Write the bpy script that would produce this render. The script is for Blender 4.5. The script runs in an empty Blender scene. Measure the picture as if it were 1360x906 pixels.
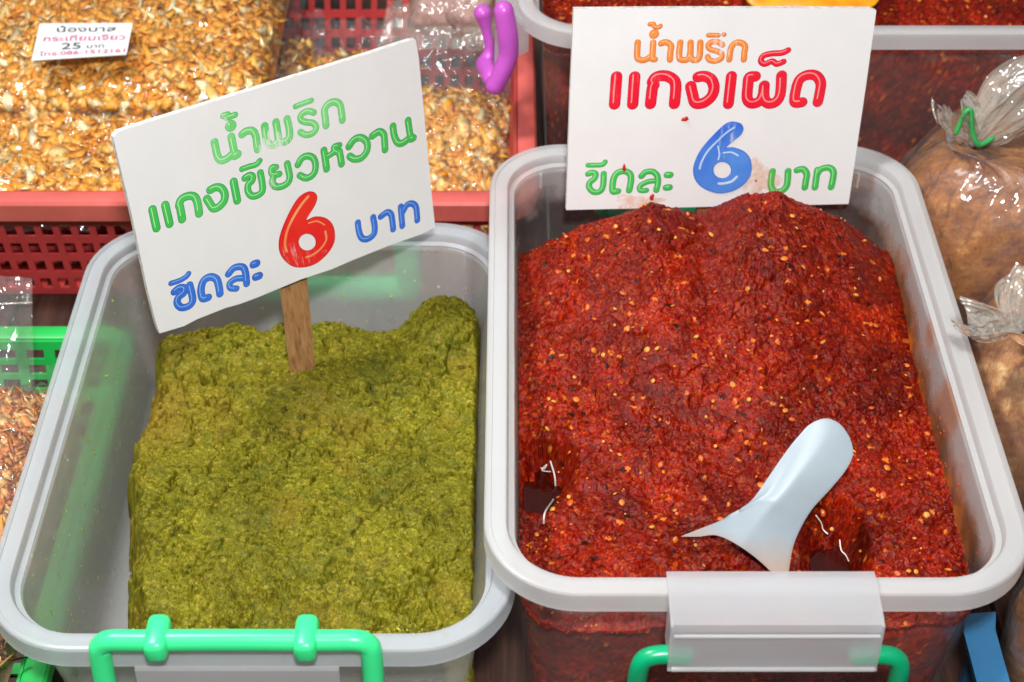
import bpy, bmesh, math, random
import numpy as np
from mathutils import Vector, Matrix
random.seed(7); RNG = np.random.default_rng(11)
S = bpy.context.scene
COL = S.collection

# ------------------------------------------------------------------ camera, light, exposure
CZ = 0.73; PITCH = math.radians(41.7); FPX = 2130.0
cam = bpy.data.cameras.new('camera'); cam.sensor_width = 36.0; cam.lens = FPX/1360*36
cam.clip_start = 0.02; cam.clip_end = 50
co = bpy.data.objects.new('camera', cam); COL.objects.link(co)
co.location = (0, 0, CZ); co.rotation_euler = (math.pi/2-PITCH, 0, 0)
cam.dof.use_dof = True; cam.dof.focus_distance = 0.86; cam.dof.aperture_fstop = 11
S.camera = co

W = bpy.data.worlds.new('World'); S.world = W; W.use_nodes = True
wn = W.node_tree; bg = wn.nodes['Background']
tc = wn.nodes.new('ShaderNodeTexCoord'); sx = wn.nodes.new('ShaderNodeSeparateXYZ')
wr = wn.nodes.new('ShaderNodeValToRGB')
wn.links.new(tc.outputs['Generated'], sx.inputs[0]); wn.links.new(sx.outputs['Z'], wr.inputs[0])
wr.color_ramp.elements[0].position = 0.0; wr.color_ramp.elements[0].color = (.30, .29, .28, 1)
wr.color_ramp.elements[1].position = 0.9; wr.color_ramp.elements[1].color = (1.0, .98, .97, 1)
wn.links.new(wr.outputs[0], bg.inputs[0]); bg.inputs[1].default_value = 0.27

def area(name, loc, target, size, power, col=(1, 1, 1)):
    l = bpy.data.lights.new(name, 'AREA'); l.shape = 'DISK'; l.size = size; l.energy = power; l.color = col
    o = bpy.data.objects.new(name, l); COL.objects.link(o); o.location = loc
    d = Vector(target)-Vector(loc); o.rotation_euler = d.to_track_quat('-Z', 'Y').to_euler()
    return o
area('flash_lamp', (0.03, -0.02, 0.98), (0.02, 0.76, 0.08), 0.08, 10.5, (1, .985, .96))
area('stall_lamp', (-0.50, 0.72, 1.20), (0.05, 0.7, 0.1), 0.20, 11.0, (1, .99, .97))
S.view_settings.view_transform = 'Standard'; S.view_settings.look = 'None'
S.view_settings.exposure = 0.16; S.view_settings.gamma = 1.0
S.cycles.max_bounces = 12; S.cycles.transmission_bounces = 10; S.cycles.transparent_max_bounces = 24
S.cycles.diffuse_bounces = 4; S.cycles.glossy_bounces = 4; S.cycles.caustics_refractive = True
S.cycles.sample_clamp_indirect = 6

# ------------------------------------------------------------------ helpers
def ray(u, v):
    x = (u-680)/FPX; y = -(v-453)/FPX
    return np.array([x, math.cos(PITCH)+y*math.sin(PITCH), -math.sin(PITCH)+y*math.cos(PITCH)])
CAMP = np.array([0, 0, CZ])
def P(u, v, z):
    r = ray(u, v); return CAMP + r*((z-CZ)/r[2])
def PY(u, v, Y):
    r = ray(u, v); return CAMP + r*(Y/r[1])

def tag(o, label=None, cat=None, group=None, kind=None):
    if label: o['label'] = label
    if cat: o['category'] = cat
    if group: o['group'] = group
    if kind: o['kind'] = kind
    return o
def empty(name, loc, label=None, cat=None, group=None):
    o = bpy.data.objects.new(name, None); COL.objects.link(o); o.location = loc
    o.empty_display_size = .02
    return tag(o, label, cat, group)
def link(name, me, mat, parent=None, smooth=False):
    """mesh data in world coordinates; parents sit unrotated, so only their location is taken off"""
    if mat is not None and len(me.materials) == 0: me.materials.append(mat)
    if smooth: me.polygons.foreach_set('use_smooth', [True]*len(me.polygons))
    if smooth == 'sharp': me.set_sharp_from_angle(angle=math.radians(28))
    o = bpy.data.objects.new(name, me); COL.objects.link(o)
    if parent is not None:
        o.parent = parent
        L = parent.location.copy(); q = parent.parent
        while q is not None: L += q.location; q = q.parent
        o.location = -L
    return o
def mesh(name, V, F, mat, parent=None, smooth=False):
    me = bpy.data.meshes.new(name); me.from_pydata([tuple(map(float, v)) for v in V], [], [tuple(int(i) for i in f) for f in F]); me.update()
    return link(name, me, mat, parent, smooth)
def fast_mesh(name, V, F, mat, parent=None, smooth=True, col=None):
    V = np.asarray(V, dtype=np.float32); F = np.asarray(F, dtype=np.int32)
    me = bpy.data.meshes.new(name); n = F.shape[1]
    me.vertices.add(len(V)); me.vertices.foreach_set('co', V.ravel())
    me.loops.add(F.size); me.loops.foreach_set('vertex_index', F.ravel())
    me.polygons.add(len(F)); me.polygons.foreach_set('loop_start', np.arange(0, F.size, n, dtype=np.int32))
    try: me.polygons.foreach_set('loop_total', np.full(len(F), n, dtype=np.int32))
    except Exception: pass
    me.update(calc_edges=True); me.validate()
    if col is not None:
        a = me.color_attributes.new('tint', 'FLOAT_COLOR', 'POINT')
        c = np.ones((len(V), 4), dtype=np.float32); c[:, :3] = col
        a.data.foreach_set('color', c.ravel())
    return link(name, me, mat, parent, smooth)
def grid_faces(nu, nv, closed_u=False):
    F = []
    i = np.arange(nu if closed_u else nu-1); j = np.arange(nv-1)
    I, J = np.meshgrid(i, j, indexing='ij'); I2 = (I+1) % nu
    return np.stack([I*nv+J, I2*nv+J, I2*nv+J+1, I*nv+J+1], -1).reshape(-1, 4)

def catmull(pts, n=6, closed=False):
    p = [np.array(q, float) for q in pts]
    if len(p) < 3: 
        return [p[0]+(p[1]-p[0])*k/n for k in range(n+1)] if len(p) == 2 else p
    out = []; m = len(p)
    for i in range(m if closed else m-1):
        a, b, c, d = (p[(i-1) % m], p[i], p[(i+1) % m], p[(i+2) % m]) if closed else (p[max(i-1, 0)], p[i], p[i+1], p[min(i+2, m-1)])
        for k in range(n):
            t = k/n
            out.append(.5*((2*b)+(-a+c)*t+(2*a-5*b+4*c-d)*t*t+(-a+3*b-3*c+d)*t**3))
    if not closed: out.append(p[-1])
    return out

def tube_data(path, r, k=10, caps=True):
    """round tube along a 3D path, r number or list"""
    path = [Vector(p) for p in path]; n = len(path); V = []; F = []
    rr = r if isinstance(r, (list, tuple)) else [r]*n
    secs = []
    t0 = (path[1]-path[0]).normalized(); up = Vector((0, 0, 1)) if abs(t0.z) < .9 else Vector((0, 1, 0))
    nrm = t0.cross(up).normalized()
    for i in range(n):
        t = (path[min(i+1, n-1)]-path[max(i-1, 0)]).normalized()
        nrm = (nrm - t*nrm.dot(t)).normalized(); b = t.cross(nrm)
        secs.append((path[i], t, nrm.copy(), b, rr[i]))
    full = []
    if caps:
        p, t, a, b, q = secs[0]
        for e in (80, 55, 25): full.append((p-t*q*math.sin(math.radians(e)), a, b, q*math.cos(math.radians(e))))
    for p, t, a, b, q in secs: full.append((p, a, b, q))
    if caps:
        p, t, a, b, q = secs[-1]
        for e in (25, 55, 80): full.append((p+t*q*math.sin(math.radians(e)), a, b, q*math.cos(math.radians(e))))
    for p, a, b, q in full:
        for j in range(k):
            th = 2*math.pi*j/k; V.append(p+a*(q*math.cos(th))+b*(q*math.sin(th)))
    m = len(full)
    for i in range(m-1):
        for j in range(k):
            F.append((i*k+j, i*k+(j+1) % k, (i+1)*k+(j+1) % k, (i+1)*k+j))
    F.append(tuple(range(k))[::-1]); F.append(tuple((m-1)*k+j for j in range(k)))
    return V, F
def tube(name, path, r, mat, parent=None, k=12, n=5, smooth_path=True):
    pts = catmull(path, n) if smooth_path else path
    if isinstance(r, (list, tuple)):
        r = list(np.interp(np.linspace(0, 1, len(pts)), np.linspace(0, 1, len(r)), r))
    V, F = tube_data(pts, r, k)
    return mesh(name, V, F, mat, parent, True)
def box_data(c, s, bev=0):
    bm = bmesh.new(); bmesh.ops.create_cube(bm, size=1)
    for v in bm.verts: v.co = Vector((v.co.x*s[0]+c[0], v.co.y*s[1]+c[1], v.co.z*s[2]+c[2]))
    if bev: bmesh.ops.bevel(bm, geom=bm.edges[:], offset=bev, segments=2, affect='EDGES', profile=.5)
    return bm
def box(name, c, s, mat, parent=None, bev=0.0):
    bm = box_data(c, s, bev); me = bpy.data.meshes.new(name); bm.to_mesh(me); bm.free()
    return link(name, me, mat, parent)

# numpy noise
def vnoise(x, y, seed=0):
    xi = np.floor(x).astype(np.int64); yi = np.floor(y).astype(np.int64)
    xf = x-xi; yf = y-yi; xf = xf*xf*xf*(xf*(xf*6-15)+10); yf = yf*yf*yf*(yf*(yf*6-15)+10)
    def h(a, b):
        n = (a*374761393 + b*668265263 + seed*974634777) & 0xFFFFFFFF
        n = ((n ^ (n >> 13))*1274126177) & 0xFFFFFFFF
        n = ((n ^ (n >> 16))*2246822519) & 0xFFFFFFFF
        return ((n >> 8) & 0xFFFF)/65535.0
    a = h(xi, yi); b = h(xi+1, yi); c = h(xi, yi+1); d = h(xi+1, yi+1)
    return (a*(1-xf)+b*xf)*(1-yf)+(c*(1-xf)+d*xf)*yf
def fbm(x, y, scale, octv=4, seed=0, gain=.5):
    s = 0; a = 1; t = 0
    for o in range(octv):
        c, sn = math.cos(o*1.1+seed), math.sin(o*1.1+seed)
        s = s + a*(vnoise((x*c-y*sn)*scale+o*17.3, (x*sn+y*c)*scale+o*9.7, seed+o)*2-1); t += a; a *= gain; scale *= 2.03
    return s/t
def cells(x, y, size, seed=0, jit=.9):
    """worley: returns distance to nearest (in cells), second distance, random id of nearest"""
    gx = x/size; gy = y/size; xi = np.floor(gx).astype(np.int64); yi = np.floor(gy).astype(np.int64)
    best = np.full(x.shape, 9.0); sec = np.full(x.shape, 9.0); rid = np.zeros(x.shape)
    def h(a, b, s):
        n = (a*73856093 ^ b*19349663 ^ (s*83492791+seed*2654435)) & 0xFFFFFFFF
        n = ((n ^ (n >> 15))*2246822519) & 0xFFFFFFFF
        n = ((n ^ (n >> 13))*3266489917) & 0xFFFFFFFF
        return ((n >> 8) & 0xFFFF)/65535.0
    for dx in (-1, 0, 1):
        for dy in (-1, 0, 1):
            cx = xi+dx; cy = yi+dy
            px = cx+.5+(h(cx, cy, 1)-.5)*jit; py = cy+.5+(h(cx, cy, 2)-.5)*jit
            d = np.hypot(gx-px, gy-py)
            m = d < best
            sec = np.where(m, best, np.minimum(sec, d)); rid = np.where(m, h(cx, cy, 3), rid); best = np.where(m, d, best)
    return best, sec, rid
def sstep(a, b, x):
    t = np.clip((x-a)/(b-a), 0, 1); return t*t*(3-2*t)

# ------------------------------------------------------------------ materials
class M:
    def __init__(s, name):
        s.m = bpy.data.materials.new(name); s.m.use_nodes = True; s.t = s.m.node_tree; s.n = s.t.nodes; s.l = s.t.links
        s.b = s.n['Principled BSDF']; s.out = s.n['Material Output']; s._c = None
    def add(s, ty, **k):
        q = s.n.new(ty)
        for a, b in k.items(): setattr(q, a, b)
        return q
    def set(s, **k):
        for a, b in k.items(): s.b.inputs[a.replace('_', ' ')].default_value = b
        return s
    def coord(s):
        if s._c is None: s._c = s.add('ShaderNodeTexCoord').outputs['Object']
        return s._c
    def noise(s, scale, detail=4, rough=.6, stretch=None, dist=0):
        q = s.add('ShaderNodeTexNoise'); q.inputs['Scale'].default_value = scale; q.inputs['Detail'].default_value = detail
        q.inputs['Roughness'].default_value = rough; q.inputs['Distortion'].default_value = dist
        c = s.coord()
        if stretch:
            mp = s.add('ShaderNodeMapping'); mp.inputs['Scale'].default_value = stretch; s.l.new(c, mp.inputs[0]); c = mp.outputs[0]
        s.l.new(c, q.inputs['Vector']); return q.outputs['Fac']
    def ramp(s, fac, stops):
        q = s.add('ShaderNodeValToRGB'); e = q.color_ramp.elements
        while len(e) < len(stops): e.new(.5)
        for k, (p, c) in enumerate(stops):
            e[k].position = p; e[k].color = (*c, 1) if not isinstance(c, (int, float)) else (c, c, c, 1)
        s.l.new(fac, q.inputs[0]); return q.outputs[0]
    def mix(s, fac, a, b):
        q = s.add('ShaderNodeMix', data_type='RGBA')
        for sock, v in ((q.inputs[0], fac), (q.inputs[6], a), (q.inputs[7], b)):
            if isinstance(v, bpy.types.NodeSocket): s.l.new(v, sock)
            else: sock.default_value = v if isinstance(v, (int, float)) else (*v, 1)
        return q.outputs[2]
    def bump(s, h, strength=.3, dist=.001):
        q = s.add('ShaderNodeBump'); q.inputs['Strength'].default_value = strength; q.inputs['Distance'].default_value = dist
        s.l.new(h, q.inputs['Height']); s.l.new(q.outputs[0], s.b.inputs['Normal']); return q.outputs[0]
    def base(s, c): s.l.new(c, s.b.inputs['Base Color']) if isinstance(c, bpy.types.NodeSocket) else None; return s
    def put(s, sock, name): s.l.new(sock, s.b.inputs[name]); return s

def plain(name, c, rough=.4, var=.08, scale=60, bump=0, **k):
    q = M(name); f = q.noise(scale, 4)
    d = tuple(x*(1-var*2) for x in c); e = tuple(min(1, x*(1+var)) for x in c)
    q.base(q.ramp(f, [(.3, d), (.7, e)])).set(Roughness=rough, **k)
    if bump: q.bump(f, bump, .0006)
    return q.m

def tub_plastic(name, c, stain=None, stain_amt=0.0, trans=.62, rough=.34, specks=None, clear=.35, wet=None):
    """milky see-through polypropylene: rough transmission with a diffuse body"""
    q = M(name); f = q.noise(14, 5)
    colr = q.ramp(f, [(.3, tuple(x*.93 for x in c)), (.7, c)])
    fine = q.noise(420, 3)
    if stain:
        a = q.noise(22, 4, .6); sm = q.ramp(a, [(.50, 0.0), (.62, stain_amt)])
        colr = q.mix(sm, colr, stain)
    trv = q.ramp(f, [(.3, trans-.06), (.7, trans+.04)])
    if specks:
        v = q.add('ShaderNodeTexVoronoi'); v.inputs['Scale'].default_value = 95; q.l.new(q.coord(), v.inputs['Vector'])
        d = q.ramp(v.outputs['Distance'], [(.085, 1.0), (.115, 0.0)])
        n2 = q.ramp(q.noise(16, 3), [(.48, 0.0), (.56, 1.0)])
        mm = q.add('ShaderNodeMath', operation='MULTIPLY'); q.l.new(d, mm.inputs[0]); q.l.new(n2, mm.inputs[1])
        colr = q.mix(mm.outputs[0], colr, specks)
        i = q.add('ShaderNodeMath', operation='SUBTRACT', use_clamp=True); q.l.new(trv, i.inputs[0]); q.l.new(mm.outputs[0], i.inputs[1]); trv = i.outputs[0]
    q.base(colr).put(trv, 'Transmission Weight')
    q.set(IOR=1.16, Roughness=rough, Coat_Weight=.5, Coat_Roughness=.25)
    q.bump(fine, .08, .0004)
    # the diffuse share also lets light through (scattering in the wall)
    tl = q.add('ShaderNodeBsdfTranslucent'); q.l.new(colr, tl.inputs[0])
    mx = q.add('ShaderNodeMixShader'); mx.inputs[0].default_value = .14
    q.l.new(q.b.outputs[0], mx.inputs[1]); q.l.new(tl.outputs[0], mx.inputs[2])
    tp = q.add('ShaderNodeBsdfTransparent'); tp.inputs[0].default_value = (.97, .97, .97, 1); m2 = q.add('ShaderNodeMixShader')
    cl = q.add('ShaderNodeMath', operation='MULTIPLY'); cl.inputs[1].default_value = clear/max(trans, .01); q.l.new(trv, cl.inputs[0]); cf = cl.outputs[0]
    if wet:
        sp = q.add('ShaderNodeSeparateXYZ'); q.l.new(q.coord(), sp.inputs[0]); ma = q.add('ShaderNodeMath', operation='MULTIPLY_ADD'); q.l.new(q.noise(30, 4), ma.inputs[0]); ma.inputs[1].default_value = -.05; q.l.new(sp.outputs['Z'], ma.inputs[2])
        mr = q.add('ShaderNodeMapRange'); q.l.new(ma.outputs[0], mr.inputs[0]); mr.inputs[1].default_value = wet-.025+.0; mr.inputs[2].default_value = wet-.025+.016; mr.inputs[3].default_value = .90; mr.inputs[4].default_value = clear; cf = mr.outputs[0]
    q.l.new(cf, m2.inputs[0])
    q.l.new(mx.outputs[0], m2.inputs[1]); q.l.new(tp.outputs[0], m2.inputs[2]); q.l.new(m2.outputs[0], q.out.inputs[0])
    return q.m

def film(name, gloss=.16, milk=.06, scale=60, strength=.7, tint=(1, 1, 1), milkcol=(.85, .85, .87), rough=.06):
    """thin clear plastic bag film: clear, glossy, slightly milky, crinkled"""
    q = M(name)
    tr = q.add('ShaderNodeBsdfTransparent'); tr.inputs[0].default_value = (*tint, 1)
    gl = q.add('ShaderNodeBsdfGlossy'); gl.inputs['Roughness'].default_value = rough; gl.inputs[0].default_value = (1, 1, 1, 1)
    df = q.add('ShaderNodeBsdfDiffuse'); df.inputs[0].default_value = (*milkcol, 1)
    n1 = q.noise(scale, 4, .55, dist=1.2); n2 = q.add('ShaderNodeTexVoronoi', feature='DISTANCE_TO_EDGE')
    n2.inputs['Scale'].default_value = scale*.8
    wv = q.add('ShaderNodeMix', data_type='RGBA'); wv.inputs[0].default_value = .25
    q.l.new(q.coord(), wv.inputs[6]); nn = q.add('ShaderNodeTexNoise'); nn.inputs['Scale'].default_value = scale*.5; q.l.new(q.coord(), nn.inputs['Vector']); q.l.new(nn.outputs['Color'], wv.inputs[7])
    q.l.new(wv.outputs[2], n2.inputs['Vector'])
    ad = q.add('ShaderNodeMath', operation='MULTIPLY_ADD'); q.l.new(n2.outputs['Distance'], ad.inputs[0]); ad.inputs[1].default_value = .6; q.l.new(n1, ad.inputs[2])
    bp = q.add('ShaderNodeBump'); bp.inputs['Strength'].default_value = strength; bp.inputs['Distance'].default_value = .004
    q.l.new(ad.outputs[0], bp.inputs['Height']); q.l.new(bp.outputs[0], gl.inputs['Normal'])
    fr = q.add('ShaderNodeFresnel'); fr.inputs[0].default_value = 1.45; q.l.new(bp.outputs[0], fr.inputs['Normal'])
    fa = q.add('ShaderNodeMath', operation='MULTIPLY_ADD', use_clamp=True); q.l.new(fr.outputs[0], fa.inputs[0]); fa.inputs[1].default_value = .70; fa.inputs[2].default_value = gloss-.03
    m1 = q.add('ShaderNodeMixShader'); m1.inputs[0].default_value = milk; q.l.new(tr.outputs[0], m1.inputs[1]); q.l.new(df.outputs[0], m1.inputs[2])
    m2 = q.add('ShaderNodeMixShader'); q.l.new(fa.outputs[0], m2.inputs[0]); q.l.new(m1.outputs[0], m2.inputs[1]); q.l.new(gl.outputs[0], m2.inputs[2])
    q.l.new(m2.outputs[0], q.out.inputs[0]); return q.m

def attr_mat(name, rough=.4, coat=0, spec=.5, bump_scale=900, bump=.4, mul=None, sss=0, bd=.0005, rr=None):
    q = M(name); a = q.add('ShaderNodeAttribute', attribute_name='tint')
    f = q.noise(bump_scale, 3, .7)
    v = q.ramp(f, [(.25, (.55, .55, .55)), (.75, (1.35, 1.35, 1.35))])
    mm = q.add('ShaderNodeMix', data_type='RGBA', blend_type='MULTIPLY'); mm.inputs[0].default_value = 1.0
    q.l.new(a.outputs['Color'], mm.inputs[6]); q.l.new(v, mm.inputs[7])
    q.base(mm.outputs[2]).set(Roughness=rough, Coat_Weight=coat, Coat_Roughness=.12, Specular_IOR_Level=spec)
    if sss: q.set(Subsurface_Weight=sss, Subsurface_Radius=(.004, .0015, .0008), Subsurface_Scale=.5)
    if rr: q.put(q.ramp(q.noise(160, 3), [(.35, rr[0]), (.65, rr[1])]), 'Roughness')
    q.bump(f, bump, bd); return q.m

MAT = {}
MAT['tub_green'] = tub_plastic('milky_tub_plastic', (.86, .88, .88), trans=.60, rough=.24, specks=(.42, .40, .03), clear=.42)
MAT['tub_red'] = tub_plastic('milky_tub_plastic_stained', (.84, .83, .83), stain=(.75, .26, .06), stain_amt=.6, trans=.6, rough=.2, clear=.32, wet=.112)
MAT['tub_back'] = tub_plastic('milky_tub_plastic_back', (.80, .78, .76), stain=(.6, .12, .05), stain_amt=.3, trans=.5, rough=.14, clear=.6, wet=.165)
MAT['tub_rim'] = tub_plastic('milky_rim_plastic', (.90, .91, .92), trans=.45, rough=.3, clear=.33)
MAT['tub_panel'] = tub_plastic('milky_panel_plastic', (.84, .85, .88), trans=.55, rough=.3, clear=.32)
MAT['green_handle'] = plain('mint_green_plastic', (.05, .84, .30), .32, .03, 30, 0, Subsurface_Weight=.15, Subsurface_Scale=.01)
MAT['teal_handle'] = plain('teal_green_plastic', (.0, .36, .15), .3, .03, 30, 0)
MAT['purple_handle'] = plain('purple_plastic', (.55, .10, .56), .3, .05, 30, 0, Subsurface_Weight=.3, Subsurface_Scale=.01)
MAT['red_basket'] = plain('faded_red_plastic', (.58, .055, .055), .42, .12, 25, .1)
MAT['red_rim'] = plain('faded_pink_red_plastic', (.68, .13, .11), .45, .1, 25, .1)
MAT['green_basket'] = plain('bright_green_plastic', (.02, .50, .09), .38, .08, 25, .1)
MAT['blue_tray'] = plain('blue_plastic', (.03, .17, .36), .4, .08, 25, .1)
MAT['film'] = film('clear_bag_film', .035, .015, 22, .35)
MAT['film_soft'] = film('clear_bag_film_milky', .05, .05, 28, .5)
MAT['film_white'] = film('crumpled_bag_film', .12, .20, 34, .7, milkcol=(.85, .78, .66))
MAT['orange_sheet'] = plain('orange_plastic', (1.0, .33, .004), .4, .15, 60, .1)
MAT['band'] = plain('green_rubber', (.03, .32, .07), .45, .05, 60, 0)
MAT['spoon'] = plain('white_spoon_plastic', (.44, .51, .56), .45, .02, 40, 0, Subsurface_Weight=.2, Subsurface_Scale=.01)
q = M('white_spoon_plastic_stained'); sp = q.add('ShaderNodeSeparateXYZ'); q.l.new(q.coord(), sp.inputs[0]); ma = q.add('ShaderNodeMath', operation='MULTIPLY_ADD'); q.l.new(q.noise(70, 4), ma.inputs[0]); ma.inputs[1].default_value = .012; q.l.new(sp.outputs['Z'], ma.inputs[2])
mr = q.add('ShaderNodeMapRange'); q.l.new(ma.outputs[0], mr.inputs[0]); mr.inputs[1].default_value = .1165; mr.inputs[2].default_value = .128; mr.inputs[3].default_value = .55; mr.inputs[4].default_value = 0.0
q.base(q.mix(mr.outputs[0], q.ramp(q.noise(30, 4), [(.3, (.29, .35, .40)), (.7, (.34, .41, .46))]), (.42, .22, .10))).set(Roughness=.42); MAT['spoon'] = q.m
MAT['thread'] = plain('white_fibre', (.8, .76, .7), .5, .05, 400, 0)

def wood(name, a, b, c, rough=.6, st=(60, 3, 60), sc=8):
    q = M(name); f = q.noise(sc, 6, .65, stretch=st, dist=.4)
    q.base(q.ramp(f, [(.28, a), (.5, b), (.75, c)])).set(Roughness=rough); q.bump(f, .4, .0006); return q.m
MAT['table'] = wood('dark_wood', (.018, .008, .006), (.05, .022, .015), (.10, .05, .034), .5, (30, 1.5, 30), 6)
MAT['stick'] = wood('stick_wood', (.16, .07, .025), (.38, .19, .07), (.50, .29, .13), .6, (40, 40, 4), 10)
MAT['stick_red'] = wood('stained_stick_wood', (.14, .03, .01), (.30, .09, .03), (.36, .14, .05), .5, (40, 40, 4), 10)

q = M('white_sign_board')
f = q.noise(30, 5, .6); g = q.noise(3, 2, .5, stretch=(60, 60, 1))
q.base(q.mix(q.ramp(g, [(.35, .0), (.7, .35)]), q.ramp(f, [(.3, (.82, .82, .825)), (.7, (.87, .87, .875))]), (.84, .84, .83))).set(Roughness=.38)
q.bump(g, .12, .0006); MAT['board'] = q.m
MAT['board_edge'] = plain('sign_edge', (.66, .65, .63), .7, .2, 300, .5)
def print_mat(name, c, c2, wear=.35, rough=.35, thr=.62):
    """printed vinyl letter, worn in upright scratches down to the white board"""
    q = M(name); f = q.noise(25, 4)
    base = q.ramp(f, [(.35, c), (.65, c2)])
    w = q.noise(4, 5, .75, stretch=(90, 90, 9)); z = q.noise(14, 2)
    mm = q.add('ShaderNodeMath', operation='MULTIPLY'); q.l.new(w, mm.inputs[0]); q.l.new(q.ramp(z, [(.45, .75), (.62, 1.15)]), mm.inputs[1])
    q.base(q.mix(q.ramp(mm.outputs[0], [(thr, 0.0), (thr+.1, wear)]), base, (.85, .87, .85))).set(Roughness=rough); return q.m
PR = {
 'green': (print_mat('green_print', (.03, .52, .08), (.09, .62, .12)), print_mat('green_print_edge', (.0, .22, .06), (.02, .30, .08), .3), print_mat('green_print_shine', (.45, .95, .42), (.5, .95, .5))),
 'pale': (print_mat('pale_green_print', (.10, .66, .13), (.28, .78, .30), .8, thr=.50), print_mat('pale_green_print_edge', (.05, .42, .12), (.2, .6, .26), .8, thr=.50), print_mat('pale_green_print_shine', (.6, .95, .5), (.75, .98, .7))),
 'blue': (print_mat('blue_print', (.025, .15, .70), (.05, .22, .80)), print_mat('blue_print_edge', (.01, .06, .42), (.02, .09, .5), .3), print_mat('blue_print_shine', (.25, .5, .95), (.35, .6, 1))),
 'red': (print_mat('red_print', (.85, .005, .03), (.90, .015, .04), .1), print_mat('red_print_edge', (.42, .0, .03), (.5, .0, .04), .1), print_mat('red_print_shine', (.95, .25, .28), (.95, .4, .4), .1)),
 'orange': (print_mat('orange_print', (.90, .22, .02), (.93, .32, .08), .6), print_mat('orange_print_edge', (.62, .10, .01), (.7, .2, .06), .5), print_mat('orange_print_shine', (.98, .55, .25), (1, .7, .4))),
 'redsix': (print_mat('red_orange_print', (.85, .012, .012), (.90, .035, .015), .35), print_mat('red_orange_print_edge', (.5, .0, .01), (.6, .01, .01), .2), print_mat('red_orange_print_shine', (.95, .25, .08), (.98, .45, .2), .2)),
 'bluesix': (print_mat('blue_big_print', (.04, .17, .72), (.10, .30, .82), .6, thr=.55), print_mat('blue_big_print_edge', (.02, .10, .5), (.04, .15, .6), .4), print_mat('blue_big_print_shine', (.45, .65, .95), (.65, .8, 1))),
}
MAT['ink_grey'] = plain('dark_grey_ink', (.05, .07, .08), .5, .05); MAT['ink_pink'] = plain('pink_ink', (.55, .10, .22), .5, .05)
MAT['paper'] = plain('paper_label', (.84, .85, .86), .5, .02)
MAT['fleck'] = plain('red_paste_fleck', (.55, .03, .01), .3, .2, 500, .3)

# ------------------------------------------------------------------ table
table = empty('wooden_table', (0, .75, 0), 'dark brown wooden table board under the tubs and baskets', 'table')
for k in range(11):
    x = -.66+k*.125
    box('plank', (x, .85, -.0125), (.1225, 1.3, .025), MAT['table'], table, .0015)

def pal(rid, stops):
    ks = [s[0] for s in stops]; return np.stack([np.interp(rid, ks, [s[1][c] for s in stops]) for c in range(3)], -1)
def flakes(name, pts, nrm, smin, smax, palette, mat, parent, flat=.35, aspect=1.6):
    """many small chips as one mesh, each its own closed curved chip and colour"""
    n = len(pts); k = 6
    a = np.linspace(0, 2*np.pi, k, endpoint=False)
    base = np.concatenate([np.stack([np.cos(a), np.sin(a), 0*a], -1), [[0, 0, 1.]], [[0, 0, -1.]]])
    s = smin+(smax-smin)*RNG.uniform(0, 1, n)**2.6; asp = RNG.uniform(1, aspect, n)
    V = np.repeat(base[None], n, 0)*RNG.uniform(.7, 1.25, (n, k+2, 1))
    V[:, :, 0] *= (s*asp)[:, None]; V[:, :, 1] *= (s/asp)[:, None]; V[:, :, 2] *= np.minimum(s*flat, .0007)[:, None]
    V[:, :, 2] += (V[:, :, 0]**2)/(s[:, None])*RNG.uniform(-.5, .5, n)[:, None]
    q = RNG.normal(size=(n, 3)); q /= np.linalg.norm(q, axis=1)[:, None]
    zax = nrm*1.0+q*.5; zax /= np.linalg.norm(zax, axis=1)[:, None]
    xa = np.cross(zax, RNG.normal(size=(n, 3))); xa /= np.linalg.norm(xa, axis=1)[:, None]; ya = np.cross(zax, xa)
    Wd = V[:, :, 0:1]*xa[:, None]+V[:, :, 1:2]*ya[:, None]+V[:, :, 2:3]*zax[:, None]+pts[:, None]
    f = []
    for j in range(k): f += [(j, (j+1) % k, k), ((j+1) % k, j, k+1)]
    f = np.array(f); F = (f[None]+(np.arange(n)*(k+2))[:, None, None]).reshape(-1, 3)
    C = pal(np.clip(RNG.uniform(0, .8, n)+.35*np.clip((s-smin)/(smax-smin), 0, 1), 0, 1), palette); C = np.repeat(C[:, None], k+2, 1).reshape(-1, 3)
    o = fast_mesh(name, Wd.reshape(-1, 3), F, mat, parent, False, C); tag(o, kind='stuff'); return o
# ------------------------------------------------------------------ tubs
def rrect(x0, x1, y0, y1, r, n=14):
    pts = []
    for cx, cy, a0 in ((x1-r, y1-r, 0), (x0+r, y1-r, 90), (x0+r, y0+r, 180), (x1-r, y0+r, 270)):
        for k in range(n+1):
            a = math.radians(a0+90*k/n); pts.append((cx+r*math.cos(a), cy+r*math.sin(a)))
    return pts
def sweep(name, rect, r, prof, mat, parent, closed=False, n=14, fill_last=False):
    V = []; x0, x1, y0, y1 = rect; per = None
    for o, z in prof:
        ring = rrect(x0+o, x1-o, y0+o, y1-o, max(r-o, .012), n); per = len(ring)
        V += [(a, b, z) for a, b in ring]
    F = []; m = len(prof)
    for i in range(m if closed else m-1):
        a = i*per; b = ((i+1) % m)*per
        for j in range(per): F.append((a+j, a+(j+1) % per, b+(j+1) % per, b+j))
    if fill_last:
        F.append(tuple(range((m-1)*per, m*per)))
    return mesh(name, V, F, mat, parent, 'sharp')

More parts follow.
